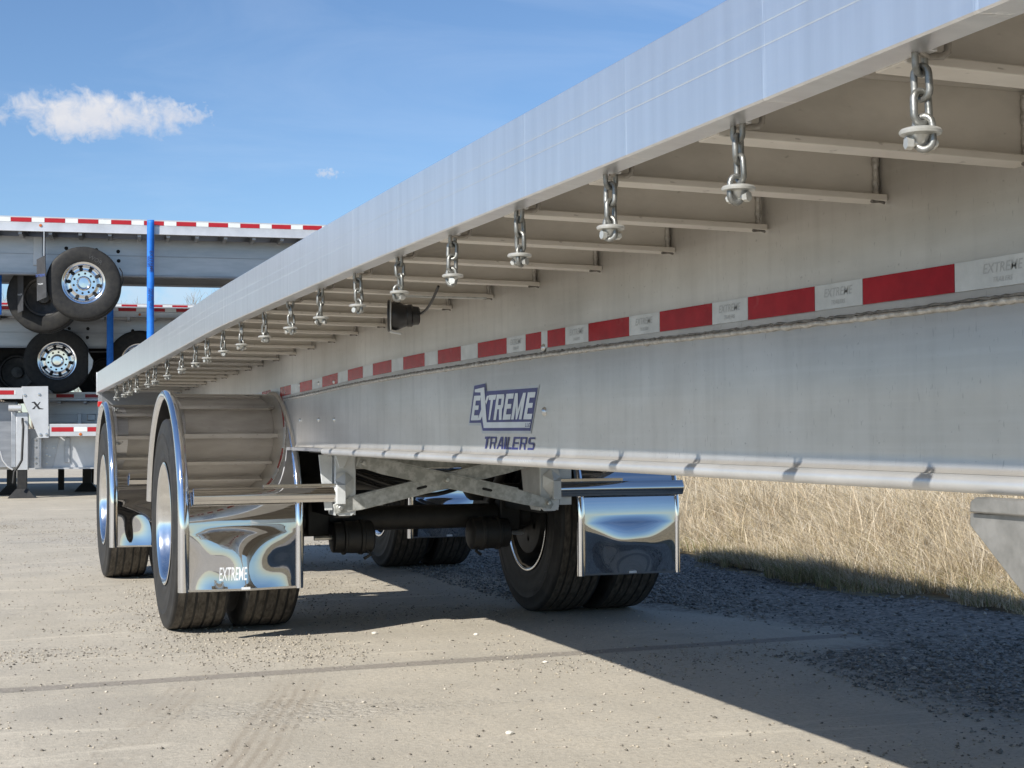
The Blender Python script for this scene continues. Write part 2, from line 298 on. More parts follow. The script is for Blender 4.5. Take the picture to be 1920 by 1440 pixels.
def lerp_tab(tab):
    xs = np.array([a for a, b in tab]); ys = np.array([b for a, b in tab])
    # catmull-rom style smooth interpolation
    def f(x):
        if x <= xs[0]: return float(ys[0])
        if x >= xs[-1]: return float(ys[-1])
        i = int(np.searchsorted(xs, x)-1); h = xs[i+1]-xs[i]; t = (x-xs[i])/h
        m0 = (ys[i+1]-ys[i-1])/(xs[i+1]-xs[i-1]) if i > 0 else (ys[1]-ys[0])/(xs[1]-xs[0])
        m1 = (ys[i+2]-ys[i])/(xs[i+2]-xs[i]) if i+2 < len(xs) else (ys[-1]-ys[-2])/(xs[-1]-xs[-2])
        return float((2*t**3-3*t*t+1)*ys[i] + (t**3-2*t*t+t)*h*m0 + (-2*t**3+3*t*t)*ys[i+1] + (t**3-t*t)*h*m1)
    return f

# ------------------------------------------------------------------ ground
def ground_material():
    mt, Nn, Ll, B = newmat('yard_surface')
    t = Nn.new('ShaderNodeTexCoord'); sx = Nn.new('ShaderNodeSeparateXYZ'); Ll.new(t.outputs['Object'], sx.inputs[0]); O = t.outputs['Object']
    def nz(scale, detail=5, rough=0.6, stretch=(1, 1, 1), dist=0):
        mpn = Nn.new('ShaderNodeMapping'); mpn.inputs['Scale'].default_value = stretch; Ll.new(O, mpn.inputs[0])
        n = Nn.new('ShaderNodeTexNoise'); n.inputs['Scale'].default_value = scale; n.inputs['Detail'].default_value = detail; n.inputs['Roughness'].default_value = rough; n.inputs['Distortion'].default_value = dist
        Ll.new(mpn.outputs[0], n.inputs['Vector']); return n.outputs['Fac']
    def M(op, a, b=None, c=None, clamp=False):
        n = Nn.new('ShaderNodeMath'); n.operation = op; n.use_clamp = clamp
        for i, v in enumerate((a, b, c)):
            if v is None: continue
            if isinstance(v, (int, float)): n.inputs[i].default_value = v
            else: Ll.new(v, n.inputs[i])
        return n.outputs[0]
    def MR(v, a, b, c=0.0, d=1.0):
        n = Nn.new('ShaderNodeMapRange'); n.inputs[1].default_value = a; n.inputs[2].default_value = b; n.inputs[3].default_value = c; n.inputs[4].default_value = d; Ll.new(v, n.inputs[0]); return n.outputs[0]
    def MX(f, a, b):
        n = Nn.new('ShaderNodeMix'); n.data_type = 'RGBA'
        if isinstance(f, float): n.inputs[0].default_value = f
        else: Ll.new(f, n.inputs[0])
        for s_, v_ in ((6, a), (7, b)):
            if isinstance(v_, tuple): n.inputs[s_].default_value = (*v_, 1)
            else: Ll.new(v_, n.inputs[s_])
        return n.outputs[2]
    X, Y = sx.outputs[0], sx.outputs[1]
    big = nz(0.7, 6); mid = nz(3.2, 6, 0.65); fine = nz(46, 5, 0.7); micro = nz(170, 3, 0.6)
    streak = nz(2.6, 6, 0.6, (3.5, 0.35, 1))
    conc = MX(MR(big, 0.35, 0.65), (0.42, 0.38, 0.31), (0.50, 0.457, 0.38))
    conc = MX(M('MULTIPLY', MR(mid, 0.42, 0.7), 0.55), conc, (0.57, 0.51, 0.41))
    conc = MX(M('MULTIPLY', MR(streak, 0.5, 0.72), 0.35), conc, (0.39, 0.355, 0.295))
    conc = MX(M('MULTIPLY', MR(fine, 0.44, 0.62), 0.5), conc, (0.32, 0.29, 0.24))
    conc = MX(M('MULTIPLY', MR(micro, 0.55, 0.66), 0.5), conc, (0.22, 0.20, 0.165))
    # gravel: grey crushed stone to the right (beyond X ~ 3.6) with lobes onto the slab
    edge = M('ADD', X, M('MULTIPLY', M('SUBTRACT', nz(0.8, 4, 0.5, (1, 0.8, 1)), 0.5), 1.6))
    edge = M('SUBTRACT', edge, M('MULTIPLY', M('MULTIPLY', MR(Y, 5.55, 6.0), MR(Y, 8.2, 7.0)), 0.85))
    edge = M('SUBTRACT', edge, M('MULTIPLY', MR(Y, 7.6, 9.0), 0.3))
    edge = M('ADD', edge, M('MULTIPLY', M('SUBTRACT', mid, 0.5), 0.8))
    gm = MR(edge, 2.95, 3.35)
    gl = MR(M('ADD', nz(0.55, 4, 0.5, (0.5, 1, 1)), M('MULTIPLY', M('SUBTRACT', fine, 0.5), 0.35)), 0.57, 0.66)    # gritty patches on the slab
    vor = Nn.new('ShaderNodeTexVoronoi'); vor.inputs['Scale'].default_value = 48; Ll.new(O, vor.inputs['Vector'])
    vor2 = Nn.new('ShaderNodeTexVoronoi'); vor2.inputs['Scale'].default_value = 30; Ll.new(O, vor2.inputs['Vector'])
    sepc = Nn.new('ShaderNodeSeparateColor'); Ll.new(vor.outputs['Color'], sepc.inputs[0])
    gcol = MX(sepc.outputs[0], (0.13, 0.118, 0.10), (0.38, 0.345, 0.29))
    gcol2 = MX(sepc.outputs[1], (0.30, 0.27, 0.225), (0.56, 0.52, 0.45))
    c = MX(M('MULTIPLY', gl, 0.7), conc, gcol2)
    c = MX(gm, c, gcol)
    # tyre tracks: faint bands running away from the viewer on the left foreground
    tr = M('ADD', M('ADD', X, M('MULTIPLY', Y, -0.324)), 0.664); tr = M('ADD', tr, M('MULTIPLY', M('SUBTRACT', big, 0.5), 0.10))
    rib = MR(M('SINE', M('MULTIPLY', tr, 150)), -0.6, 0.7, 0.35, 1.0)
    band = M('MAXIMUM', MR(M('ABSOLUTE', tr), 0.115, 0.085), M('MULTIPLY', MR(M('ABSOLUTE', M('ADD', tr, 0.42)), 0.10, 0.07), 0.7))
    tw = M('MULTIPLY', M('MULTIPLY', band, rib), M('MULTIPLY', MR(mid, 0.36, 0.58), MR(Y, 6.6, 5.4)))
    c = MX(M('MULTIPLY', tw, 0.85), c, (0.33, 0.285, 0.225))
    tr2 = M('ADD', M('ADD', X, M('MULTIPLY', Y, 0.05)), M('MULTIPLY', big, 0.4)); tb2 = M('MULTIPLY', MR(M('ABSOLUTE', M('SUBTRACT', tr2, 0.45)), 0.20, 0.12), MR(mid, 0.40, 0.60))
    c = MX(M('MULTIPLY', tb2, 0.20), c, (0.62, 0.56, 0.46))
    sc1 = nz(1.1, 5, 0.6, (0.5, 3.0, 1), 1.5); c = MX(M('MULTIPLY', M('MULTIPLY', MR(sc1, 0.60, 0.66), M('SUBTRACT', 1.0, gm)), 0.35), c, (0.66, 0.60, 0.49))
    st1 = nz(0.9, 3, 0.5, (1, 1.6, 1), 0.3); c = MX(M('MULTIPLY', M('MULTIPLY', MR(st1, 0.58, 0.66), M('SUBTRACT', 1.0, gm)), 0.34), c, (0.30, 0.275, 0.235))
    # filled joint in the slab
    j = M('ABSOLUTE', M('SUBTRACT', M('ADD', Y, M('MULTIPLY', M('SUBTRACT', mid, 0.5), 0.03)), M('MULTIPLY_ADD', X, 0.03, 5.98)))
    jm = M('MULTIPLY', MR(M('ADD', j, M('MULTIPLY', M('SUBTRACT', fine, 0.5), 0.06)), 0.066, 0.040), M('SUBTRACT', 1.0, gm))
    c = MX(M('MULTIPLY', jm, 0.92), c, MX(MR(fine, 0.4, 0.6), (0.235, 0.21, 0.18), (0.31, 0.28, 0.24)))
    # thin cracks
    cv = Nn.new('ShaderNodeTexVoronoi'); cv.feature = 'DISTANCE_TO_EDGE'; cv.inputs['Scale'].default_value = 0.33
    wv = Nn.new('ShaderNodeVectorMath'); wv.operation = 'ADD'; nn = Nn.new('ShaderNodeTexNoise'); nn.inputs['Scale'].default_value = 1.2; nn.inputs['Detail'].default_value = 6; Ll.new(O, nn.inputs['Vector']); Ll.new(O, wv.inputs[0]); Ll.new(nn.outputs['Color'], wv.inputs[1]); Ll.new(wv.outputs[0], cv.inputs['Vector'])
    ck = M('MULTIPLY', MR(cv.outputs['Distance'], 0.006, 0.001), M('SUBTRACT', 1.0, gm))
    Ll.new(c, B.inputs['Base Color']); B.inputs['Roughness'].default_value = 0.88; B.inputs['Specular IOR Level'].default_value = 0.25
    grit = M('MULTIPLY', vor.outputs['Distance'], -1.0)
    gmask = M('MAXIMUM', gm, M('MULTIPLY', gl, 0.55))
    h = M('ADD', M('MULTIPLY', M('MULTIPLY', grit, gmask), 0.012), M('ADD', M('MULTIPLY', fine, 0.004), M('MULTIPLY', micro, 0.002)))
    h = M('ADD', h, M('MULTIPLY', M('MULTIPLY', vor2.outputs['Distance'], gm), -0.012))
    h = M('SUBTRACT', h, M('MULTIPLY', jm, 0.004)); h = M('ADD', h, M('MULTIPLY', mid, 0.008))
    b = Nn.new('ShaderNodeBump'); b.inputs['Strength'].default_value = 0.9; b.inputs['Distance'].default_value = 1.0; Ll.new(h, b.inputs['Height']); Ll.new(b.outputs[0], B.inputs['Normal'])
ground_material()
mat('field_soil', (0.13, 0.105, 0.06), 0.0, 0.9, c2=(0.30, 0.25, 0.15), vs=6, bump=1.0, bs=25, bdist=0.03, detail=9)
g = MB()
xs = [-900, -60, -20, -8, 0, 6, 12, 30, 80, 900]; ys_ = [-900, -60, -15, 0, 8, 16, 30, 60, 150, 1500]
g.add([(x, y, 0) for y in ys_ for x in xs], [(j*10+i, j*10+i+1, (j+1)*10+i+1, (j+1)*10+i) for j in range(9) for i in range(9)])
o = g.build('ground', 'yard_surface', smooth=0, fix=False); o['kind'] = 'structure'
# field strip beside the yard: slightly raised bank
g = MB(); ysf = np.concatenate([np.linspace(-60, -2, 12), np.linspace(0, 30, 241), np.linspace(35, 900, 14)])
xo = [0, 0.35, 1.0, 2.5, 6, 40, 800]; zo = [0.002, 0.010, 0.03, 0.06, 0.08, 0.12, 0.2]
wob = lambda y: 5.0 + 0.16*math.sin(y*1.3) + 0.10*math.sin(y*3.7+1) + 0.05*math.sin(y*9.1)
g.add([(wob(y)+a if k < 5 else 5+a, y, b + (0.01*math.sin(y*5+k) if 0 < k < 5 else 0)) for y in ysf for k, (a, b) in enumerate(zip(xo, zo))],
      [(j*7+i, j*7+i+1, (j+1)*7+i+1, (j+1)*7+i) for j in range(len(ysf)-1) for i in range(6)])
o = g.build('field', 'field_soil', smooth=60, fix=False); o['kind'] = 'structure'

def add_colors(me, cols):    # per-vertex colour of each blade or pebble (its own colour, not light)
    at = me.color_attributes.new('tint', 'FLOAT_COLOR', 'POINT'); a = np.ones((len(cols), 4), 'f'); a[:, :3] = cols; at.data.foreach_set('color', a.ravel())
def np_mesh(name, V, Fq, mt, cols=None):
    me = bpy.data.meshes.new(name); n = Fq.shape[1]
    me.vertices.add(len(V)); me.vertices.foreach_set('co', V.astype('f').ravel())
    me.loops.add(Fq.size); me.loops.foreach_set('vertex_index', Fq.astype('i').ravel())
    me.polygons.add(len(Fq)); me.polygons.foreach_set('loop_start', np.arange(0, Fq.size, n, dtype='i')); me.polygons.foreach_set('loop_total', np.full(len(Fq), n, 'i'))
    me.update(); me.validate()
    if cols is not None: add_colors(me, cols)
    me.materials.append(MATS[mt]); ob = bpy.data.objects.new(name, me); COL.objects.link(ob); return ob
def tint_mat(name, rough, trans=0.0):
    mt, Nn, Ll, B = newmat(name); a = Nn.new('ShaderNodeAttribute'); a.attribute_name = 'tint'; Ll.new(a.outputs['Color'], B.inputs['Base Color']); B.inputs['Roughness'].default_value = rough
    B.inputs['Specular IOR Level'].default_value = 0.25
    if trans: 
        tr = Nn.new('ShaderNodeBsdfTranslucent'); Ll.new(a.outputs['Color'], tr.inputs['Color']); mx = Nn.new('ShaderNodeMixShader'); mx.inputs[0].default_value = trans
        Ll.new(B.outputs[0], mx.inputs[1]); Ll.new(tr.outputs[0], mx.inputs[2]); Ll.new(mx.outputs[0], Nn['Material Output'].inputs[0])
tint_mat('grass_blades', 0.7, 0.3); tint_mat('loose_stones', 0.85)

def noise2(x, y, s):       # cheap smooth value noise for densities
    x = x*s; y = y*s; xi = np.floor(x).astype(int); yi = np.floor(y).astype(int); xf = x-xi; yf = y-yi
    hsh = lambda a, b: (np.sin(a*127.1+b*311.7)*43758.5453) % 1.0
    u = xf*xf*(3-2*xf); v = yf*yf*(3-2*yf)
    return (hsh(xi, yi)*(1-u)+hsh(xi+1, yi)*u)*(1-v) + (hsh(xi, yi+1)*(1-u)+hsh(xi+1, yi+1)*u)*v

# loose stones: visible wedge of the yard, near the camera
def stones(name, n, dmin, dmax, smin, smax, mask, palette, label):
    D = np.sqrt(rng.uniform(dmin**2, dmax**2, n)); lat = rng.uniform(-0.37, 0.37, n)*D
    c, s = math.cos(YAW), math.sin(YAW); x = lat*c + D*s; y = D*c - lat*s
    keep = mask(x, y) > rng.uniform(0, 1, n); x = x[keep]; y = y[keep]; D = D[keep]; k = len(x)
    sz = smin*(smax/smin)**(rng.uniform(0, 1, k)**1.9)
    base = np.array([(1,0,0),(-1,0,0),(0,1,0),(0,-1,0),(0,0,1),(0,0,-1)], float); F8 = np.array([(0,2,4),(2,1,4),(1,3,4),(3,0,4),(2,0,5),(1,2,5),(3,1,5),(0,3,5)])
    P = base[None]*rng.uniform(0.55, 1.15, (k, 6, 1)); P += rng.uniform(-0.28, 0.28, P.shape)
    a = rng.uniform(0, 2*np.pi, k); ca, sa = np.cos(a), np.sin(a); px = P[:, :, 0]*ca[:, None]-P[:, :, 1]*sa[:, None]; py = (P[:, :, 0]*sa[:, None]+P[:, :, 1]*ca[:, None])
    V = np.stack([px*sz[:, None]+x[:, None], py*sz[:, None]+y[:, None], P[:, :, 2]*sz[:, None]*0.62+sz[:, None]*0.30], -1)
    Fq = (F8[None]+(np.arange(k)*6)[:, None, None]).reshape(-1, 3)
    pal = np.array(palette); cl = pal[rng.integers(0, len(pal), k)]*rng.uniform(0.75, 1.15, (k, 1)); cl = np.repeat(cl, 6, 0)
    ob = np_mesh(name, V.reshape(-1, 3), Fq, 'loose_stones', cl); ob['kind'] = 'stuff'; tag(ob, label, 'gravel'); return ob
tanp = [(0.40, 0.355, 0.285), (0.45, 0.40, 0.32), (0.36, 0.32, 0.27), (0.30, 0.275, 0.24), (0.52, 0.47, 0.39), (0.20, 0.18, 0.15), (0.16, 0.145, 0.12), (0.40, 0.35, 0.27)]
gryp = [(0.20, 0.20, 0.19), (0.30, 0.29, 0.275), (0.14, 0.14, 0.135), (0.38, 0.36, 0.33), (0.25, 0.24, 0.225)]
def m_slab(x, y): return np.where(x < 3.6, 0.09 + 1.7*np.clip(noise2(x, y, 0.9)*noise2(x+7, y, 2.6)*1.6-0.42, 0, 1), 0)
def m_grav(x, y): return np.where((x > 2.8+0.5*noise2(x*0, y, 1.1)+np.where((y > 5.7) & (y < 7.6), .8, 0)) & (x < 5.15), np.clip(noise2(x+3, y, 0.8)*1.5-0.1, 0.15, 1), 0)
stones('loose_grit', 300000, 3.6, 17, 0.0018, 0.0088, m_slab, tanp, 'tan grit and pebbles strewn over the concrete yard')
stones('crushed_gravel', 170000, 4.0, 15, 0.0040, 0.0170, m_grav, gryp, 'grey crushed gravel along the grassy edge of the yard')

def pebble(name, px, py, size, label, mt='white_stone', sd=0):
    p = onG(px, py); bm = bmesh.new(); bmesh.ops.create_icosphere(bm, subdivisions=2, radius=size)
    rn = random.Random(sd)
    dirs = [Vector((rn.uniform(-1,1), rn.uniform(-1,1), rn.uniform(-1,1))).normalized() for _ in range(9)]
    for v in bm.verts:
        k = min(1.0, min(0.78/max(0.05, v.co.normalized().dot(d_)) if v.co.normalized().dot(d_) > 0 else 9 for d_ in dirs)); v.co *= k; v.co.z *= 0.62; v.co.x *= 1.25
    me = bpy.data.meshes.new(name); bm.to_mesh(me); bm.free(); me.materials.append(MATS[mt]); ob = bpy.data.objects.new(name, me); COL.objects.link(ob); ob.location = (p.x, p.y, size*0.40)
    tag(ob, label, 'stone'); return ob
pebble('stone', 955, 1377, 0.0125, 'largest pale chipped stone on the sunlit concrete, bottom middle of the photo', sd=1)
pebble('stone', 702, 1189, 0.0125, 'small white stone on the sunlit slab just below the shadow of the front wheels', sd=2)
pebble('stone', 892, 1191, 0.011, 'pale stone lying just above the tar filled joint, left of its twin', sd=3)
pebble('stone', 1022, 1243, 0.010, 'pale stone lying just below the tar filled joint near the trailer shadow', sd=5)

# dry grass: thousands of bent blades on the bank
def grass(name, n, xr, dens_pow, hmin, hmax, wid, palette, label, segs=3, lean=0.5, near_low=True, yfn=None):
    x = xr[0] + (xr[1]-xr[0])*rng.uniform(0, 1, n)**dens_pow
    y = x*rng.uniform(1.02, 2.35, n) if yfn is None else yfn(x, n)
    edge = 4.80 + 0.16*np.sin(y*1.3) + 0.10*np.sin(y*3.7+1) + 0.25*noise2(x*0, y, 4.0) + 0.22*noise2(x*3, y, 9.0)
    cl = noise2(x, y, 1.6); keep = (x > edge) & (rng.uniform(0, 1, n) < 0.35+cl); x, y, cl, edge = x[keep], y[keep], cl[keep], edge[keep]; k = len(x)
    h = rng.uniform(hmin, hmax, k)*(0.45+0.5*cl+0.5*noise2(x+5, y, 0.7))
    if near_low: h *= np.clip(0.14+(x-edge)*0.42, 0.14, 1.0)
    w_ = rng.uniform(0.6, 1.3, k)*wid*(0.8+0.04*np.sqrt(x*x+y*y)); a = rng.uniform(0, 2*np.pi, k); ln = h*rng.gamma(2.0, lean*0.5, k); ln = np.minimum(ln, h*1.6)
    la = np.where(rng.uniform(0, 1, k) < .55, rng.normal(2.6, 1.0, k), rng.uniform(0, 6.28, k)); dx, dy = np.cos(la), np.sin(la); wx, wy = np.cos(a)*w_, np.sin(a)*w_
    ts = np.linspace(0, 1, segs+1); V = []
    for t in ts:
        taper = (1-t*0.85); cx = x+dx*ln*t*t; cy = y+dy*ln*t*t; cz = 0.02+h*(t-0.35*t*t*np.minimum(1, ln/h))
        V.append(np.stack([cx-wx*taper, cy-wy*taper, cz], -1)); V.append(np.stack([cx+wx*taper, cy+wy*taper, cz], -1))
    V = np.stack(V, 1); nv = V.shape[1]; f = np.array([(2*i, 2*i+1, 2*i+3, 2*i+2) for i in range(segs)])
    Fq = (f[None]+(np.arange(k)*nv)[:, None, None]).reshape(-1, 4)
    pal = np.array(palette); c = pal[rng.integers(0, len(pal), k)]*rng.uniform(0.8, 1.2, (k, 1)); c = np.repeat(c, nv, 0)
    ob = np_mesh(name, V.reshape(-1, 3), Fq, 'grass_blades', c); ob['kind'] = 'stuff'; tag(ob, label, 'grass'); return ob
straw = [(0.76, 0.68, 0.54), (0.80, 0.73, 0.60), (0.72, 0.64, 0.50), (0.66, 0.57, 0.42), (0.22, 0.16, 0.09), (0.56, 0.46, 0.30), (0.64, 0.54, 0.37), (0.48, 0.38, 0.23), (0.70, 0.60, 0.43), (0.40, 0.31, 0.18), (0.60, 0.47, 0.32), (0.44, 0.38, 0.22)]
grn = [(0.17, 0.19, 0.07), (0.24, 0.23, 0.10), (0.34, 0.29, 0.16), (0.42, 0.35, 0.20), (0.20, 0.16, 0.09), (0.48, 0.40, 0.25)]
grass('dry_grass', 190000, (5.0, 17), 1.35, 0.22, 0.75, 0.0021, straw, 'tall straw coloured dry grass on the bank behind the trailer', lean=1.1)
grass('grass_stems', 9000, (5.6, 14), 1.2, 0.5, 1.0, 0.0030, [(0.78, 0.68, 0.52), (0.70, 0.58, 0.40)], 'long pale stalks standing out of the dry grass', lean=1.0, segs=4)
grass('matted_grass', 70000, (5.0, 11), 1.5, 0.05, 0.22, 0.0024, straw+grn, 'low matted grass tangled on the ground below the tall dry stems', lean=1.8)
MATS['red_tape'].node_tree.nodes['Principled BSDF'].inputs['Specular IOR Level'].default_value = 0.12
grass('green_grass', 42000, (4.80, 6.8), 1.7, 0.03, 0.15, 0.0022, grn, 'short green and brown grass along the gravel edge', lean=0.7, near_low=False)
grass('far_grass', 60000, (5.0, 60), 1.2, 0.4, 0.9, 0.006, straw, 'dry grass stretching away behind the far fenders', lean=0.4, yfn=lambda x, n: rng.uniform(10, 70, n))
# litter caught in the grass
for (px, py, s_, lb) in ((1643, 978, 0.05, 'crushed white cup caught in the dry grass under the beam'), (1893, 1088, 0.09, 'crumpled white plastic sheet on the grass edge beside the bracket')):
    p = onplane(px, py, (0, 0, 0.22 if py < 1000 else 0.06), (0, 0, 1)); bm = bmesh.new(); bmesh.ops.create_icosphere(bm, subdivisions=2, radius=s_)
    rn = random.Random(px)
    for v in bm.verts: v.co = Vector((v.co.x*0.8, v.co.y*0.8, v.co.z*0.55))*rn.uniform(0.6, 1.05)
    me = bpy.data.meshes.new('litter'); bm.to_mesh(me); bm.free(); me.materials.append(MATS['litter']); ob = bpy.data.objects.new('litter', me); COL.objects.link(ob); ob.location = p; tag(ob, lb, 'litter')

# ------------------------------------------------------------------ MAIN TRAILER
CX = 2.19; ORG = (CX, 7.5, 0)
T = thing('flatbed_trailer', 'bare aluminium flatbed trailer with polished fenders and red white tape filling the foreground', 'trailer', ORG)
zd = lerp_tab([(-3, 1.50), (0, 1.507), (1.65, 1.512), (3.5, 1.522), (4.9, 1.521), (5.85, 1.5165), (7.1, 1.494), (9.1, 1.456), (11.5, 1.418)])
zw = lambda y: zd(y) - 0.349 - 0.012*max(0, min(1, (y-5)/1.5))
YN, YR = -2.5, 11.50
ys = list(np.linspace(YN, YR, 90))
XL, XR = 0.895, 3.485; BL, BR = 1.465, 2.915
def mir(pr, flip): return [((2*CX-x), z) for (x, z) in pr] if flip else pr
railp = [(.897, 0), (.895, -.002), (.895, -.052), (.8953, -.0535), (.895, -.055), (.895, -.080), (.8953, -.0815), (.895, -.083), (.895, -.1445), (.8975, -.147), (.938, -.147), (.940, -.145), (.940, -.140), (.901, -.139), (.901, -.047), (1.02, -.047), (1.02, -.001)]
for fl in (0, 1):
    MB().sweep(mir(railp, fl), ys, zd).build('side_rail', 'rail_alu', T, ORG, smooth=1.2)
MB().sweep([(1.021, -.004), (3.359, -.004), (3.359, -.043), (1.021, -.043)], ys, zd).build('deck', 'member_alu_shaded', T, ORG)
# rear end plate and bumper parts
rz = zd(YR)
MB().box(.893, 3.487, YR+.002, YR+.012, rz-.165, rz+.004).build('rear_plate', 'bg_alu_bright', T, ORG, bevel=.002)
MB().box(.93, 1.40, YR-.05, YR-.04, rz-.42, rz-.15).build('end_panel', 'bg_alu_dark', T, ORG)
MB().poly([(0.905, YR-.03, rz-.165), (1.0, YR-.03, rz-.165), (.93, YR-.03, rz-.40), (.905, YR-.03, rz-.40)], (0, .02, 0)).build('corner_gusset', 'bg_alu', T, ORG)
MB().box(.90, .96, YR-.045, YR-.03, rz-.255, rz-.215).build('tail_light', 'red_lens', T, ORG, bevel=.004)
# cross members (shared mesh) with welded ends
def member_mesh():
    b = MB()
    for (x0, x1) in ((.941, BL-.001), (BL+.009, BR-.009), (BR+.001, 2*CX-.941)):
        b.box(x0, x1, -.0025, .0025, -.0945, 0)                # web
        xa_, up_ = (x0-.003, .007) if x0 < 1 else (x0, 0); xb2, up2 = (x1+.003, .007) if x1 > 3.4 else (x1, 0)
        for (ya_, yb_, za_, zb_) in ((-.0294, .026, -.1085, -.1022), (-.033, -.0295, -.111, -.0995)):
            b.add([(xa_, ya_, za_+up_), (xb2, ya_, za_+up2), (xb2, yb_, za_+up2), (xa_, yb_, za_+up_), (xa_, ya_, zb_+up_), (xb2, ya_, zb_+up2), (xb2, yb_, zb_+up2), (xa_, yb_, zb_+up_)],
                  [(0,3,2,1),(4,5,6,7),(0,1,5,4),(1,2,6,5),(2,3,7,6),(3,0,4,7)])
        continue
        b.box(x0, x1, -.030, .026, -.1085, -.1015)              # bottom flange
        b.box(x0-(.004 if x0 < 1 else 0), x1, -.033, -.0295, -.111, -.0995)            # rolled lip towards the viewer
    return b
mem0 = None; k = 0; y = 1.78-.4055*8
def bead(path, r, seg=8, amp=0.25, sd=1):
    rn = random.Random(sd); n = 26; P = [Vector(p) for p in path]; out = []
    for i in range(n+1):
        t = i/n*(len(P)-1); j = min(int(t), len(P)-2); out.append(P[j].lerp(P[j+1], t-j))
    rs = [r*(1+rn.uniform(-amp, amp)) for _ in out]
    b = MB(); b.tube(out, lambda t: rs[min(n, int(round(t*n)))], seg); return b
wm = wf = None
while y < YR-.1:
    yy_ = y + (0.02 if k % 5 == 3 else 0)
    loc = (-ORG[0]+0, yy_-ORG[1], zd(yy_)-.0475)
    if mem0 is None:
        o = member_mesh().build('cross_member', 'member_alu', T, smooth=0, loc=loc, bevel=.0015); mem0 = o
        o.data.materials.append(MATS['member_alu_shaded'])
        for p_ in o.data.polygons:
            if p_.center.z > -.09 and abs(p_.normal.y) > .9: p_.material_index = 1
        wm_ = bead([(BL-.007, -.006, -.100), (BL-.007, -.006, -.006)], .006, sd=4).build('weld_bead', 'weld', o, smooth=60); wm = wm_
        wf_ = MB().tube([(BL-.004, -.028, -.114), (BL-.010, -.020, -.110), (BL-.034, -.034, -.1135)], .0028, 6).build('weld_toe', 'weld_dark', o, smooth=60); wf = wf_
    else:
        o = dupe(mem0, loc=loc, parent=T); dupe(wm, parent=o); dupe(wf, parent=o)
    k += 1; y += .4055
# main beams: upper web, lower web, bottom flange
ysb = list(np.linspace(YN, 11.2, 80)); ysl = list(np.linspace(YN, 11.2, 80))
beams = []
for fl in (0, 1):
    b = MB(); sgn = -1 if fl else 1; x0 = 2*CX-BL if fl else BL
    vs = []; 
    for y in ysb:
        wv_ = 0.0015*math.sin(y*3.1)+0.001*math.sin(y*7.7)
        vs += [(x0+sgn*wv_, y, zd(y)-.048), (x0+sgn*(wv_+.001), y, zw(y)+.09), (x0+sgn*.001, y, zw(y)+.004), (x0-sgn*.001, y, zw(y)-.002), (x0-sgn*.001, y, 1.02), (x0-sgn*.001, y, .93), (x0-sgn*.002, y, .910), (x0-sgn*.005, y, .9025), (x0-sgn*.010, y, .899),
               (x0+sgn*.008, y, .899), (x0+sgn*.008, y, zd(y)-.048)]
    n = 11; fs = [(i*n+k_, i*n+(k_+1) % n, (i+1)*n+(k_+1) % n, (i+1)*n+k_) for i in range(len(ysb)-1) for k_ in range(n)] + [tuple(range(n)), tuple(range((len(ysb)-1)*n, len(ysb)*n))]
    b.add(vs, fs); bo = b.build('main_beam', 'beam_alu', T, ORG, smooth=40); beams.append(bo)
    # bottom flange with rounded edge
    pr = [(x0+sgn*.12, .8985), (x0-sgn*.018, .8985)] + [(x0-sgn*(.018+.0140*math.sin(t)), .8845+.0140*math.cos(t)) for t in np.linspace(.35, math.pi-.35, 7)] + [(x0-sgn*.018, .8705), (x0+sgn*.12, .8705)]
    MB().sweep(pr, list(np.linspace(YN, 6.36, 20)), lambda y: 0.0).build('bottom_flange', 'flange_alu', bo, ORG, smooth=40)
    pr2 = [(x0+sgn*.12, .898), (x0-sgn*.045, .898), (x0-sgn*.045, .884), (x0+sgn*.12, .884)]
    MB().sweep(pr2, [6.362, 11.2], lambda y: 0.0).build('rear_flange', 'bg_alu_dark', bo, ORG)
beamL, beamR = beams
# long weld bead of the beam
rn = random.Random(3); P = []; yv = YN
path = []; rads = []
while yv < 11.1:
    path.append((BL-.0035+rn.uniform(-.0006, .0006), yv, zw(yv)-.002+rn.uniform(-.0010, .0010)+.0015*math.sin(yv*2.1))); rads.append(.0052*(1+rn.uniform(-.14, .14)) + (0.0025 if rn.random() < .025 else 0)); yv += .0125
b = MB(); nn_ = len(path); b.tube(path, lambda t: rads[min(nn_-1, int(round(t*(nn_-1))))], 8); b.build('seam_weld', 'weld', beamL, ORG, smooth=60)
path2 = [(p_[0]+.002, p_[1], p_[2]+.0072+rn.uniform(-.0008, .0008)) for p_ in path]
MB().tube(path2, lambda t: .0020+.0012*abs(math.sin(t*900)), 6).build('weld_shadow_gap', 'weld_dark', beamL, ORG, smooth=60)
# reflective tape
redpx = [(1621, 1793), (1405, 1530), (1239, 1337), (1105, 1181), (1028, 1061), (987, 1016), (897, 951), (822, 865), (757, 797), (700, 735), (653, 681), (605, 634), (563, 586), (526, 546), (492, 508), (462, 476)]
def Yat(px, X):  # distance along the trailer of a point at pixel column px on plane X (eye level)
    return onX(px, 640, X).y
spans = sorted([(Yat(b_, BL), Yat(a_, BL), 'red') for (a_, b_) in redpx])
pieces = [(-0.05, .23, 'red'), (.235, .50, 'white'), (.505, .79, 'red'), (.795, 1.02, 'white'), (1.025, 1.32, 'red'), (1.325, 1.60, 'white'), (1.605, 1.79, 'red')]; 
pieces = [(a_, b_, c_) for (a_, b_, c_) in pieces if b_ < spans[0][0]-.24]
last = spans[0][0]-.235; 
for (a_, b_, c_) in spans:
    if a_-last > .03: pieces.append((last+.0015, a_-.0015, 'white'))
    pieces.append((a_, b_, c_)); last = b_
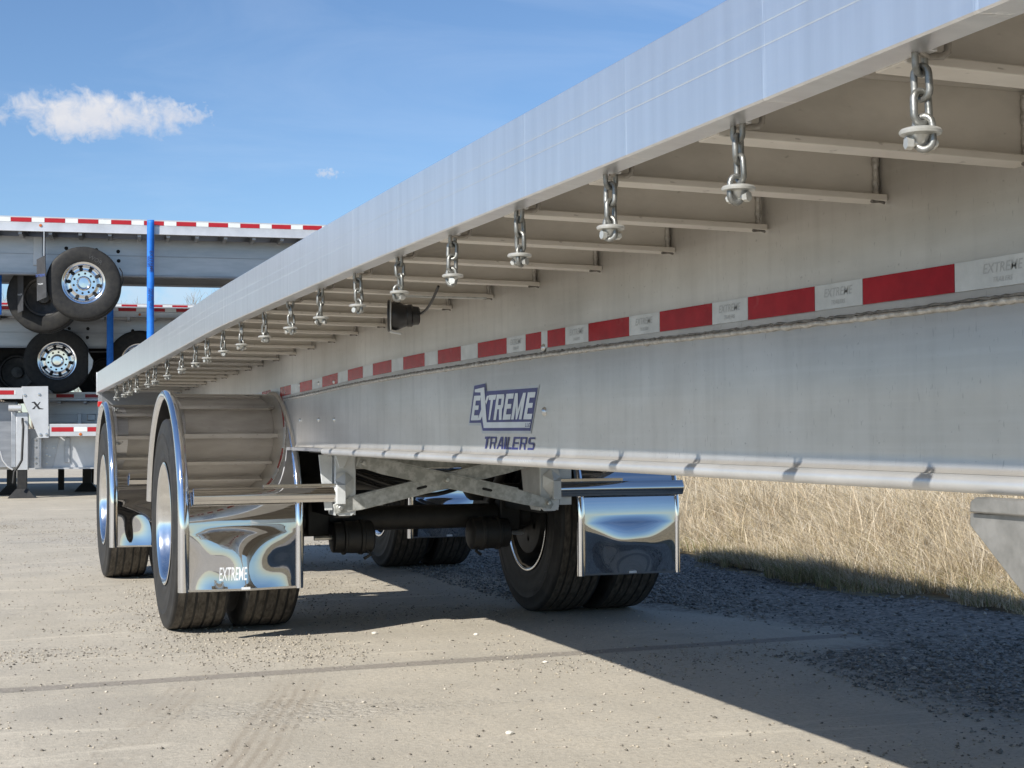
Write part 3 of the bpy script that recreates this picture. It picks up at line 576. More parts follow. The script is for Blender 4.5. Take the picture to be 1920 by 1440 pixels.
for (a_, b_, c_) in pieces:
    yy2 = list(np.linspace(a_, b_, 5)); o_ = -.0022
    b = MB(); b.sweep([(BL+o_, .020), (BL+o_, .0655), (BL+o_+.0015, .0655), (BL+o_+.0015, .020)], yy2, zw)
    b.build('red_tape' if c_ == 'red' else 'white_tape', 'red_tape' if c_ == 'red' else 'white_tape', beamL, ORG, smooth=0)
    if c_ == 'white' and b_-a_ > .12 and a_ < 4.2:
        yc = (a_+b_)/2; pz = zw(yc)+.043
        # decal shape of the word mark in faint grey, reading towards the front
        lettering('EXTREME', .022, (BL-.0026, yc, pz+.006), (0, -1, 0), (0, 0, 1), 'faint_print', 'decal_faint', beamL, ORG, bold=.004, shear=.2)
        lettering('TRAILERS', .011, (BL-.0026, yc, pz-.012), (0, -1, 0), (0, 0, 1), 'faint_print', 'decal_faint', beamL, ORG, bold=.0, shear=.2)
# button bolts on the beam
def button(px, py, rad, parent=beamL, X=BL, mt='bolt_metal', name='bolt'):
    p = onX(px, py, X-.001)
    return MB().lathe([(0, rad*1.05), (-.002, rad), (-.005, rad*.8), (-.0075, rad*.45), (-.008, .0005)], p, 'x', 16).build(name, mt, parent, ORG, smooth=60)
button(1021, 772, .0125); button(1020, 652, .0110)
for px, py in ((563, 788), (598, 787), (627, 787), (562, 722), (598, 719), (627, 716)): button(px, py, .010)
for px, py in ((1310, 700),): pass
# plate doubler stuck on the beam (brighter patch near fender) and a bent tab
quad = [(627, 740), (672, 726), (684, 838), (641, 838)]
# logo decal
DZ = lambda x, y: (850+x/8.0, 700+y/8.0)
def dec(pts, off, name, mt, parent=beamL):
    P = [onX(*DZ(*p_), BL-off) for p_ in pts]; return P
def dmesh(polys, off, name, mt):
    b = MB()
    for pl in polys:
        P = dec(pl, off, name, mt); b.add(P, [tuple(range(len(P)))])
    return b.build(name, mt, beamL, ORG, smooth=0, fix=False)
logo = thing
dmesh([[(300, 178), (488, 140), (500, 262), (905, 212), (1290, 170), (1165, 902), (428, 902), (405, 782), (225, 782)]], .0022, 'logo_border', 'decal_grey')
dmesh([[(314, 186), (480, 152), (494, 270), (1266, 214), (1154, 862), (440, 862), (412, 742), (240, 744)]], .0032, 'logo_panel', 'decal_blue')
UE = [[(0,0),(.36,0),(.36,1),(0,1)], [(.36,.80),(1,.80),(1,1),(.36,1)], [(.36,.42),(.88,.42),(.88,.60),(.36,.60)], [(.36,0),(1,0),(1,.20),(.36,.20)]]
UTt = [[(0,.80),(1,.80),(1,1),(0,1)], [(.30,0),(.68,0),(.68,.80),(.30,.80)]]
UR = [[(0,0),(.32,0),(.32,1),(0,1)], [(.32,.83),(.86,.83),(1,.90),(.92,1),(.32,1)], [(.68,.58),(1,.62),(1,.90),(.86,.83),(.68,.83)], [(.32,.42),(.90,.42),(1,.50),(1,.62),(.68,.58),(.32,.58)], [(.52,.42),(.68,0),(1,0),(.90,.42)]]
UM = [[(0,0),(.26,0),(.26,1),(0,1)], [(.74,0),(1,0),(1,1),(.74,1)], [(.26,1),(.26,.52),(.43,0),(.57,0),(.74,.52),(.74,1),(.50,.38)]]
UA = [[(0,0),(.22,0),(.56,.82),(.78,0),(1,0),(.72,1),(.42,1)], [(.36,.22),(.68,.22),(.65,.36),(.40,.36)]]
UI = [[(.2,0),(.8,0),(.8,1),(.2,1)]]; UL = [[(0,0),(.25,0),(.25,1),(0,1)], [(.25,0),(1,0),(1,.17),(.25,.17)]]
UEt = [[(0,0),(.24,0),(.24,1),(0,1)], [(.24,.84),(1,.84),(1,1),(.24,1)], [(.24,.43),(.88,.43),(.88,.58),(.24,.58)], [(.24,0),(1,0),(1,.16),(.24,.16)]]
URt = [[(0,0),(.22,0),(.22,1),(0,1)], [(.22,.85),(.85,.85),(1,.78),(1,.92),(.9,1),(.22,1)], [(.78,.55),(1,.55),(1,.78),(.85,.85),(.78,.85)], [(.22,.42),(.9,.42),(1,.48),(1,.55),(.22,.55)], [(.60,.42),(.76,0),(1,0),(.82,.42)]]
USt = [[(.1,.85),(.95,.85),(.95,.95),(.85,1),(.2,1),(.06,.93)], [(0,.55),(.06,.50),(.24,.60),(.24,.85),(.1,.85),(.06,.93),(0,.88)], [(.06,.50),(.15,.43),(.9,.40),(.94,.50),(.85,.58),(.24,.60)], [(.76,.15),(.9,.0),(1,.12),(1,.42),(.94,.50),(.76,.42)], [(0,.0),(.9,.0),(.76,.15),(0,.15)]]
def put(unit, q):      # q = TL, TR, BR, BL in zoom pixels
    tl, tr_, br, bl_ = [Vector(a_) for a_ in q]; out = []
    for pl in unit: out.append([tuple((bl_.lerp(br, u)).lerp(tl.lerp(tr_, u), v)) for (u, v) in pl])
    return out
big_ = []
for un, q in ((UE, ((312,338),(412,332),(368,703),(262,706))), (UTt, ((536,327),(646,320),(566,698),(510,700))), (UR, ((654,318),(770,312),(722,697),(600,700))),
              (UE, ((795,308),(908,300),(852,692),(738,697))), (UM, ((926,298),(1090,290),(1022,690),(864,692))), (UE, ((1118,285),(1234,279),(1172,688),(1048,690)))): big_.append(dmesh(put(un, q), .0042, 'logo_letter', 'decal_silver'))
dmesh([[(322,242),(463,208),(500,735),(1160,727),(1146,815),(455,820),(418,560),(408,286),(322,284)]], .0042, 'logo_letter', 'decal_silver')
dmesh([[(478,420),(505,338),(540,333),(492,470)], [(424,520),(432,640),(408,700),(364,703)]], .0046, 'logo_letter', 'decal_silver')
dmesh(put(UL, ((1082,745),(1102,745),(1096,802),(1076,802)))+put(UL, ((1108,745),(1126,744),(1120,801),(1102,802)))+[[(1132,746),(1148,744),(1146,756),(1138,757),(1134,790),(1144,789),(1142,801),(1124,801)]], .0052, 'logo_letter', 'decal_blue')
for un, q in ((UTt, ((476,948),(552,946),(520,1128),(452,1130))), (URt, ((560,948),(650,950),(628,1132),(540,1132))), (UA, ((668,950),(770,950),(740,1136),(645,1134))), (UI, ((762,952),(812,952),(790,1138),(742,1138))),
              (UL, ((820,952),(905,952),(868,1142),(788,1140))), (UEt, ((905,952),(1000,954),(965,1144),(875,1142))), (URt, ((1010,954),(1108,956),(1080,1146),(985,1144))), (USt, ((1130,958),(1232,960),(1206,1150),(1110,1146)))):
    dmesh(put(un, q), .0026, 'logo_letter', 'decal_blue')
# stamped print on flange face
lettering('6061-T6 EXTRUSION', .012, onX(980, 865, 1.3985)+Vector((-.0005, 0, 0)), (0, -1, 0), (0, 0, 1), 'mill_print', 'decal_faint', beamL, ORG)

# landing gear bracket hanging under the beam at the right edge
def pX(pts, X): return [onX(a_, b_, X) for a_, b_ in pts]
XB = 1.432
MB().poly(pX([(1818, 962), (1818, 985), (1890, 1078), (2040, 1270), (2400, 1330), (2400, 1010), (1920, 964)], XB), (.010, 0, 0)).build('landing_gear_bracket', 'galv_shaded', T, ORG, bevel=.002)
MB().poly(pX([(1828, 932), (1818, 940), (1817, 961), (2400, 1006), (2400, 965)], XB-.012), (.022, 0, 0)).build('bracket_flange', 'galv_shaded', T, ORG, bevel=.003)

# ------------------------------------------------------------------ wheels
def tyre_parts(b_t, b_s, c, side, half_w=.137, Rr=.520, seg=96):
    """lathe one truck tyre; b_s sidewalls, b_t tread. c = centre"""
    ri = .292; hw = half_w
    prof = []   # (axial, radius) around the closed section, starting at the outer bead
    sw = [(-hw+.035, ri-.012), (-hw+.018, ri), (-hw+.008, ri+.022), (-hw+.004, ri+.045), (-hw+.0055, ri+.049), (-hw-.002, ri+.085), (-hw-.004, ri+.120), (-hw-.002, ri+.150), (-hw-.004, ri+.153), (-hw+.002, ri+.178), (-hw+.006, Rr-.030), (-hw+.005, Rr-.022), (-hw+.010, Rr-.008), (-hw+.016, Rr-.003)]
    b_s.lathe(sw + [(-a, r) for a, r in sw[::-1]], c, 'x', seg, caps=False)
    t0 = hw-.016; gr = .0085; pos = [-.074, -.027, .027, .074]; pr = [(-t0, Rr-.004)]
    for g_ in pos: pr += [(g_-gr/2-.002, Rr+.001-.10*abs(g_)**2), (g_-gr/2, Rr-.014), (g_+gr/2, Rr-.014), (g_+gr/2+.002, Rr+.001-.10*abs(g_)**2)]
    pr += [(t0, Rr-.004), (t0, Rr-.030), (-t0, Rr-.030)]
    b_t.lathe(pr, c, 'x', seg, close=True)
def wheel_set(T_, c_out, side, origin, detail=True, dual=True, tread='tread_rubber', single_face=True):
    """side=-1: outer face looks towards -x. dual wheel: outer tyre at c_out, inner at +0.335 inboard"""
    s = -1 if side > 0 else 1    # direction inboard
    first = None
    for kk in range(2 if dual else 1):
        c = (c_out[0]+s*.335*kk, c_out[1], c_out[2])
        bs_, bt_ = MB(), MB(); tyre_parts(bt_, bs_, c, side)
        ty = bs_.build('tyre', 'rubber', T_, origin, smooth=40)
        bt_.build('tread', tread, ty, origin, smooth=30)
        # rim barrel: lathe; a = inboard distance from tyre centre
        if kk == 0:
            pr = [(-.124, .290), (-.128, .300), (-.132, .303), (-.134, .296), (-.128, .284), (-.118, .276), (-.100, .272), (-.080, .262), (-.050, .252), (.02, .246), (.055, .240), (.065, .222), (.066, .165), (.058, .150), (.058, .105), (.070, .10), (.085, .10), (.085, .25), (.12, .262), (.128, .29)]
            rm = MB().lathe([(s*a, r) for a, r in pr], c, 'x', 72, caps=False).build('rim', 'rim_alu', ty, origin, smooth=40)
            hb = MB().lathe([(s*a, r) for a, r in [(.058, .104), (-.02, .098), (-.035, .085), (-.06, .082), (-.085, .078), (-.088, .05), (-.090, .001)]], c, 'x', 32).build('hub', 'chrome', ty, origin, smooth=40)
            for i in range(10):
                t = 2*math.pi*(i+.5)/10; p = (c[0]+s*.052, c[1]+.143*math.cos(t), c[2]+.143*math.sin(t))
                MB().lathe([(0, .014), (-s*.012, .015), (-s*.014, .012), (-s*.032, .0115), (-s*.034, .001)], p, 'x', 10).build('lug_nut', 'bolt_metal', ty, origin, smooth=40)
                t = 2*math.pi*i/10; p = (c[0]+s*.0655, c[1]+.205*math.cos(t), c[2]+.205*math.sin(t))
                MB().lathe([(0, .026), (-s*.002, .026), (-s*.0025, .022), (-s*.0015, .001)], p, 'x', 14).build('hand_hole', 'hole_dark', ty, origin, smooth=0)
        else:
            pr = [(.124, .290), (.128, .300), (.133, .303), (.134, .296), (.128, .284), (.118, .276), (.090, .266), (.03, .255), (-.05, .250), (-.068, .235), (-.070, .10), (-.085, .10), (-.085, .255), (-.12, .275)]
            MB().lathe([(s*a, r) for a, r in pr[:6]], c, 'x', 72, caps=False).build('rim_lip', 'rim_alu', ty, origin, smooth=40); MB().lathe([(s*a, r) for a, r in pr[5:]], c, 'x', 72, caps=False).build('rim', 'rim_dark', ty, origin, smooth=40)
            MB().lathe([(s*a, r) for a, r in [(-.05, .09), (-.05, .21), (.02, .212), (.125, .210), (.128, .20), (.128, .07)]], c, 'x', 40).build('brake_drum', 'black_steel', ty, origin, smooth=40)
        first = first or ty
    return first
AX = (7.56, 10.45); ADX = (-.022, -.075); WZ = .520
for ya, dx_ in zip(AX, ADX):
    wheel_set(T, (.925+.137+.003+dx_, ya, WZ), -1, ORG); wheel_set(T, (2*CX-.925-.137-.003+dx_, ya, WZ), 1, ORG)

def arc_text(body, c, axis_x, r, a0, size, name, mt, parent, origin, mirror=1, off=0):
    vs, fs = text_mb(body, size, .01, 1.15); V = []
    for x, y, z in vs:
        a = a0 - mirror*x/r; rr = r+y
        V.append((axis_x, c[1]+rr*math.cos(a), c[2]+rr*math.sin(a)))
    return MB().add(V, fs).build(name, mt, parent, origin, smooth=0, fix=False)
mat('lettering_rubber', (0.045, 0.045, 0.046), 0.0, 0.7)
ROT_ = [o for o in T.children if o.name.startswith('tyre')]
arc_text('CONTINENTAL', (0, AX[0], WZ), 2*CX-.925-.137-.003+ADX[0]-.335-.137-.0065, .425, R(232), .045, 'tyre_lettering', 'lettering_rubber', ROT_[3], ORG, mirror=-1)
arc_text('CONTINENTAL', (0, AX[0], WZ), .925+.003+ADX[0]-.0065, .425, R(110), .045, 'tyre_lettering', 'lettering_rubber', ROT_[0], ORG, mirror=-1)
# ------------------------------------------------------------------ fenders
def fender(T_, x0, x1, yc, origin, warp, deco):
    """sheet from x0 (outboard for left) to x1; arc radius Rf round the axle, front drop towards -y"""
    Rf = .645; zc = .515; zb = .243
    pathp = []  # (y, z, tflap)
    for z in np.linspace(zb, zc, 26): pathp.append((yc-Rf, z, 1-(z-zb)/(zc-zb)))
    for a in np.linspace(180, 8, 64)[1:]: pathp.append((yc+Rf*math.cos(R(a)), zc+Rf*math.sin(R(a)), 0))
    nx = 44; V = []; rv = random.Random(int(x0*100+yc*7)); ph = rv.uniform(0, 6)
    for (y, z, t) in pathp:
        for i in range(nx+1):
            s_ = i/nx; dy = 0
            if t > 0:
                q = t*t*(3-2*t); e = math.sin(math.pi*s_)
                wd = .46-.30*t; g_ = math.exp(-((s_-.5-.03*math.sin(ph))/wd)**2)*e**.7
                left = x0 < CX
                dy = warp*((.62 if left else 1.1)*math.sin(math.pi*t**.75)*g_ + (.20 if left else .14)*q*math.sin(5*math.pi*s_+ph)*e + (1.35*t**2.2*e**1.3 if left else .12*t*t*e))
            V.append((x0+(x1-x0)*s_, y+dy, z))
    n = nx+1; fs = [(j*n+i, j*n+i+1, (j+1)*n+i+1, (j+1)*n+i) for j in range(len(pathp)-1) for i in range(nx)]
    ob = MB().add(V, fs).build('fender', 'steel_fender', T_, origin, smooth=70, fix=False)
    sm = ob.modifiers.new('solid', 'SOLIDIFY'); sm.thickness = .003; sm.offset = 0
    # rolled edges
    for xe, rr in (((x0, .026), (x1, .018)) if x0 < CX else ((x0, .021), (x1, .013))):
        sg = 1 if xe == x0 else -1
        p = [(xe + (0 if x0 < x1 else 0), y, z) for (y, z, t) in pathp]
        tb = MB().tube(p, rr, 14); tb.build('rolled_edge', 'chrome', ob, origin, smooth=60)
    # inner liner (dark underside)
    V2 = []; 
    for a in np.linspace(176, 4, 40):
        for xx in (x0-.004*(1 if x1 > x0 else -1), x1-.02*(1 if x1 > x0 else -1)): V2.append((xx, yc+(Rf-.028)*math.cos(R(a)), zc+(Rf-.028)*math.sin(R(a))))
    MB().add(V2, [(2*i, 2*i+1, 2*i+3, 2*i+2) for i in range(39)]).build('liner', 'black_plastic', ob, origin, smooth=60, fix=False)
    # little maker plate at the foot of the flap
    xm = (x0+x1)/2+.01
    MB().box(xm-.020, xm+.020, yc-Rf+warp*(1.35 if x0 < CX else .2)-.009, yc-Rf+warp*(1.35 if x0 < CX else .2)-.006, zb+.006, zb+.017).build('maker_plate', 'print_white', ob, origin)
    return ob
XF0, XF1 = .945, 1.478
fenders = []
for ya, dx_ in zip(AX, ADX):
    fenders.append(fender(T, XF0+dx_, XF1+dx_, ya, ORG, -.024, 0)); fenders.append(fender(T, 2*CX-XF1+dx_, 2*CX-XF0+dx_, ya, ORG, -.024, 0))
YF = AX[0]-.645
# word mark on the lower half of the nearest flap, set on its warped sheet
def on_flap(x, z): return YF+.020*.0-.0
vs, fs = text_mb('EXTREME', .075, .006); b = MB()
fl_o = fenders[0]; me_f = fl_o.data
from mathutils.bvhtree import BVHTree
bvh = BVHTree.FromPolygons([v.co+Vector(ORG) for v in me_f.vertices], [tuple(p_.vertices) for p_ in me_f.polygons])
pc = onY(435, 1078, YF)
VV = []
for (x_, y_, z_) in vs:
    X_ = pc.x+(x_+.15*y_)*.40; Z_ = pc.z+y_*1.15+.004; h_ = bvh.ray_cast(Vector((X_, 3, Z_)), Vector((0, 1, 0)))[0]
    VV.append((X_, (h_.y if h_ else YF)-.008, Z_))
b.add(VV, fs).build('word_mark', 'print_white', fl_o, ORG, smooth=0, fix=False)
# fender cross bars with bevelled faces
def bar(xa, xb, yb, z, hh=.042, mt='steel_mirror', name='fender_bar'):
    pr = [(0, -hh), (-.016, -hh+.001), (-.028, -hh*.35), (-.028, hh*.10), (-.012, hh*.75), (0, hh*.75)]
    return MB().poly([(xa, yb+a_, z+c_) for a_, c_ in pr], (xb-xa, 0, 0)).build(name, mt, T, ORG, bevel=.0015)
for ya in AX:
    yb = ya-.645-.004
    bar(XF0+.018, 1.640, yb, .682); bar(2*CX-XF0+.002, 2*CX-1.640, yb, .682)
    MB().poly([(1.28, yb-.020, .7145), (1.62, yb-.020, .7145), (1.62, yb-.002, .7145), (1.30, yb-.002, .7145)], (0, 0, .012)).build('bar_cap', 'steel_mirror', T, ORG, bevel=.001)
    MB().box(2*CX-1.62, 2*CX-1.28, yb-.020, yb-.002, .7145, .7300).build('bar_cap', 'steel_mirror', T, ORG, bevel=.001)
    for xm in (CX-1.12, CX+1.02):
        MB().box(xm, xm+.012, yb+.012, ya-.05, .9, .92)

# ------------------------------------------------------------------ suspension
def bolt_y(x, y, z, r, parent, mt='bolt_metal'):
    o1 = MB().lathe([(0, r*1.7), (-.003, r*1.7), (-.004, r*1.6)], (x, y, z), 'y', 18).build('washer', 'galv_dirty', parent, ORG, smooth=40)
    MB().lathe([(-.0045, r), (-.016, r), (-.018, r*.8)], (x, y, z), 'y', 6).build('bolt', mt, parent, ORG, smooth=0)
CX0 = CX
for ai, ya in enumerate(AX):
    CX = CX0 + ADX[ai]*(ai > 0); hy = ya-.66
    for s in (-1, 1):
        m_ = lambda x: CX+s*(x) ; hx = .517   # hanger centre from trailer centre
        xa, xb_ = sorted((m_(hx-.050), m_(hx+.050)))
        # folded hanger: front face, two cheeks, curved foot
        hb = MB().poly([(xa, hy, .868), (xb_, hy, .868), (xb_, hy, .590), (xb_-.02, hy, .572), (xa+.02, hy, .572), (xa, hy, .590)], (0, .008, 0)).build('hanger', 'galv_white', T, ORG, bevel=.003)
        for xx in (xa-.0005, xb_-.0075):
            MB().poly([(xx, hy+.0085, .868), (xx, hy+.30, .868), (xx, hy+.24, .66), (xx, hy+.13, .575), (xx, hy+.0085, .575)], (.008, 0, 0)).build('cheek_plate', 'galv_white', hb, ORG, bevel=.002)
        MB().box(xa-.05, xb_+.05, hy-.02, hy+.34, .8690, .8830).build('mounting_plate', 'galv_white', hb, ORG, bevel=.002)
        # outboard side panel, blue-lit in the photo
        xo_ = m_(hx+.125); x1_, x2_ = sorted((xo_, m_(hx+.058)))
        MB().poly([(x1_, hy+.02, .862), (x2_, hy+.02, .862), (x2_, hy+.02, .60), (x1_+(.03 if s < 0 else 0), hy+.02, .60)], (0, .006, 0)).build('side_web', 'galv_white', hb, ORG, bevel=.002)
        # gusset triangle & nuts under the plate
        MB().poly([(m_(hx+.054), hy-.018, .868), (m_(hx-.02), hy-.018, .868), (m_(hx+.01), hy-.018, .80), (m_(hx+.034), hy-.018, .80)], (0, .017, 0)).build('gusset', 'galv_white', hb, ORG, bevel=.002)
        for dx in (-.09, -.03, .07):
            MB().lathe([(0, .011), (-.016, .011), (-.017, .009)], (m_(hx+dx), hy-.008 if dx < 0 else hy+.02, .868), 'z', 6).build('bolt', 'bolt_metal', hb, ORG, smooth=0)
            MB().lathe([(0, .011), (.012, .011), (.013, .009)], (m_(hx+dx), hy-.008 if dx < 0 else hy+.02, .900), 'z', 6).build('bolt', 'bolt_metal', hb, ORG, smooth=0)
        # faceted clamp that takes the fender bar
        q = lambda dx: m_(dx)
        cb = MB(); cb.poly([(q(.566), hy-.034, .630), (q(.524), hy-.034, .630), (q(.524), hy-.034, .722), (q(.566), hy-.034, .722)], (0, .032, 0))
        cb.add([(q(.566), hy-.034, .7225), (q(.524), hy-.034, .7225), (q(.478), hy-.004, .750), (q(.520), hy-.012, .782), (q(.560), hy-.016, .776), (q(.572), hy-.010, .740), (q(.566), hy-.002, .7225), (q(.478), hy-.002, .690), (q(.524), hy-.002, .640)],
               [(0, 1, 2, 3, 4, 5), (0, 5, 6), (1, 2, 7, 8), (5, 4, 3, 2, 7, 8, 6)])
        cb.build('bar_clamp', 'galv_white', hb, ORG, bevel=.002, smooth=0)
        bolt_y(m_(.540 if s < 0 else .500), hy-.001, .612, .012, hb)
        MB().lathe([(0, .006), (-.001, .006)], (m_(hx-.0), hy-.0005, .83), 'y', 12).build('punched_hole', 'hole_dark', hb, ORG, smooth=0)
        # trailing arm, black, back to the axle
        ax_ = m_(hx-.0)
        arm = MB().poly([(ax_-.035, hy+.06, .65), (ax_-.035, hy+.06, .56), (ax_-.035, ya-.08, .565), (ax_-.035, ya+.10, .585), (ax_-.035, ya+.40, .50), (ax_-.035, ya+.46, .53), (ax_-.035, ya+.42, .60), (ax_-.035, ya+.12, .67), (ax_-.035, ya-.10, .665)], (.07, 0, 0)).build('trailing_arm', 'black_steel', T, ORG, bevel=.004)
        # air spring
        MB().lathe([(.585, .08), (.60, .10), (.64, .125), (.70, .135), (.735, .12), (.75, .128), (.80, .132), (.85, .12), (.865, .09)], (ax_, ya+.34, 0), 'z', 28).build('air_spring', 'rubber', T, ORG, smooth=50)
        # shock absorber
        MB().tube([(ax_-s*.07, ya+.03, .60), (ax_-s*.07, ya-.28, .86)], .026, 12).build('shock_absorber', 'black_steel', T, ORG)
        # brake chamber with S-cam tube
        bx = m_(.40); bz = .47
        bc = MB().lathe([(0, .03), (.01, .07), (.02, .082), (.06, .084), (.065, .089), (.08, .089), (.085, .082), (.15, .080), (.155, .088), (.165, .088), (.17, .078), (.215, .076), (.22, .068)], (m_(.25), ya-.17, .437), 'x', 24, sgn=s).build('brake_chamber', 'black_steel', T, ORG, smooth=40)
        MB().tube([(m_(.47), ya-.17, .437), (m_(.56), ya-.17, .437)], .012, 8).build('push_rod', 'bolt_metal', bc, ORG)
        MB().tube([(m_(.30), ya-.20, .38), (m_(.28), ya-.22, .35), (m_(.31), ya-.20, .33)], .009, 7).build('release_bolt', 'black_steel', bc, ORG, smooth=60)
        MB().tube([(m_(.36), ya+.09, .45), (m_(.80), ya+.09, .45)], .022, 10).build('cam_tube', 'black_steel', T, ORG)
        # clamp block on the axle
        MB().box(ax_-.06, ax_+.06, ya-.09, ya+.09, .44, .69).build('axle_seat', 'black_steel', T, ORG, bevel=.01)
        # dark brake parts inside the inner rim
        for i in range(7):
            t = i*.9+ai; MB().box(m_(.66)-.02, m_(.66)+.02, ya+.13*math.cos(t)-.018, ya+.13*math.cos(t)+.018, .52+.13*math.sin(t)-.018, .52+.13*math.sin(t)+.018).build('brake_bracket', 'black_steel' if i % 3 else 'galv_dirty', T, ORG, bevel=.004)
    MB().tube([(CX-.80, ya, WZ), (CX+.80, ya, WZ)], .0635, 28).build('axle_tube', 'black_steel', T, ORG, smooth=50)
    # X brace between the hangers, angle sections with slots
    def brace(p, q_, yb, hw=.034, slot=()):
        P_, Q_ = Vector(p), Vector(q_); d = (Q_-P_).normalized(); nrm = Vector((-d.z, 0, d.x))
        if nrm.z < 0: nrm = -nrm
        L_ = (Q_-P_).length; b = MB()
        out = [P_-d*.03-nrm*.022, P_-d*.03+nrm*.022, P_+d*.05+nrm*hw, Q_-d*.17+nrm*hw, Q_+d*.005+nrm*.020, Q_+d*.03-nrm*.0, Q_+d*.02-nrm*.028, Q_-d*.12-nrm*hw, P_+d*.10-nrm*hw]
        b.poly([(v.x, yb, v.z) for v in out], (0, .006, 0))
        o_ = b.build('cross_brace', 'galv_dirty', T, ORG, bevel=.0015)
        e1, e2 = P_+d*.05+nrm*(hw+.0005), Q_-d*.17+nrm*(hw+.0005)
        MB().poly([(e1.x, yb-.0005, e1.z), (e2.x, yb-.0005, e2.z), (e2.x+nrm.x*.005, yb-.0005, e2.z+nrm.z*.005), (e1.x+nrm.x*.005, yb-.0005, e1.z+nrm.z*.005)], (0, .04, 0)).build('brace_flange', 'galv', o_, ORG)
        for (s0, hs) in slot:
            c_ = P_+d*L_*s0; q4 = [c_-d*hs-nrm*.0065, c_-d*(hs+.006), c_-d*hs+nrm*.0065, c_+d*hs+nrm*.0065, c_+d*(hs+.006), c_+d*hs-nrm*.0065]
            MB().add([(v.x, yb-.0006, v.z) for v in q4], [tuple(range(6))]).build('slot', 'hole_dark', o_, ORG, smooth=0, fix=False)
        bolt_y(P_.x, yb-.001, P_.z, .011, o_); bolt_y(Q_.x, yb-.001, Q_.z, .011, o_)
        return o_
    hy2 = hy-.012
    b1 = brace((1.753, 0, .822), (2.690, 0, .614), hy2-.012, slot=((.66, .022),))
    brace((1.645, 0, .612), (2.600, 0, .822), hy2+.004, slot=((.42, .022),))
    bolt_y(2.165, hy2-.013, .735, .011, b1)
    # upper subframe channel and air lines
    MB().box(1.60, 2.78, hy+.10, hy+.16, .79, .868).build('subframe_channel', 'galv_dirty', T, ORG, bevel=.003)
    for k_ in range(3):
        pts = [(1.66+t*.95, hy+.22+.05*k_+.05*math.sin(t*5+k_), .80-.015*k_-.12*math.sin(math.pi*min(1, t*1.0))**1.5*(1 if k_ != 1 else .6)) for t in np.linspace(0, 1, 22)]
        MB().tube(pts, .011, 8).build('air_hose', 'black_plastic', T, ORG, smooth=60)
CX = CX0
# air tank between the axles
MB().lathe([(0, .02), (.01, .07), (.03, .105), (.06, .12), (.80, .12), (.83, .105), (.85, .07), (.86, .02)], (1.75, 8.75, .74), 'x', 28).build('air_tank', 'black_steel', T, ORG, smooth=40)

# work light hanging behind the chains
lp = onX(757, 592, 1.18); LX, LY, LZ = lp
def rotl(b, a=R(-16)):
    c_, s_ = math.cos(a), math.sin(a); b.v = [(LX+(x-LX)*c_-(y-LY)*s_, LY+(x-LX)*s_+(y-LY)*c_, z) for x, y, z in b.v]; return b
b = MB(); b.lathe([(0, .040), (.012, .043), (.020, .041), (.034, .034), (.044, .031), (.047, .033), (.058, .033), (.062, .028), (.078, .026), (.082, .020), (.083, .001)], (LX-.035, LY, LZ), 'x', 24)
wl = rotl(b).build('work_light', 'black_plastic', T, ORG, smooth=30)
rotl(MB().lathe([(0, .046), (-.004, .047), (-.007, .044), (-.008, .001)], (LX-.040, LY, LZ), 'x', 28)).build('lens_ring', 'black_plastic', wl, ORG, smooth=40)
rotl(MB().lathe([(0, .049), (-.003, .049)], (LX-.0365, LY, LZ), 'x', 28)).build('backing_plate', 'galv_white', wl, ORG, smooth=40)
rotl(MB().poly([(LX-.040, LY-.025, LZ-.045), (LX-.040, LY+.025, LZ-.045), (LX-.006, LY+.015, LZ-.052), (LX-.008, LY-.015, LZ-.052)], (0, 0, -.003))).build('mounting_plate', 'galv_white', wl, ORG)
pe = onX(822, 537, 1.20)
MB().tube([Vector((LX+.038, LY, LZ+.005)).lerp(pe, t)+Vector((0, 0, -.022*math.sin(math.pi*t))) for t in np.linspace(0, 1, 12)], .0038, 8).build('cable', 'black_plastic', wl, ORG, smooth=60)
MB().box(LX-.02, LX+.22, LY-.10, LY-.07, zd(LY)-.172, zd(LY)-.168).build('light_bracket', 'galv', T, ORG)

# ------------------------------------------------------------------ tie down chains
def link_mb(c, rot, Lh=.0135, Wh=.0090, r=.0040):   # Lh: half straight+bend centre length, Wh: half width of wire centreline
    P_ = []; st = Lh-Wh+.004
    for a in np.linspace(0, math.pi, 8): P_.append((Wh*math.cos(a), st+Wh*math.sin(a)))
    for a in np.linspace(math.pi, 2*math.pi, 8): P_.append((Wh*math.cos(a), -st+Wh*math.sin(a)))
    ca, sa = math.cos(rot), math.sin(rot)
    return MB().tube([(c[0]+u*ca, c[1]+u*sa, c[2]+v) for u, v in P_], r, 8, closed=True)
chain_px = [1725, 1382, 1142, 971, 846, 746, 668, 599, 542, 494, 451, 417.5, 387, 365.5, 339.5, 313, 290, 276.5, 256, 242.5, 232.5, 218]
ORD = ['first', 'second', 'third', 'fourth', 'fifth', 'sixth', 'seventh', 'eighth', 'ninth', 'tenth', 'eleventh', 'twelfth', 'thirteenth', 'fourteenth', 'fifteenth', 'sixteenth', 'seventeenth', 'eighteenth', 'nineteenth', 'twentieth', 'twenty first', 'twenty second']
XCH = .933
staple0 = None
protos = {}
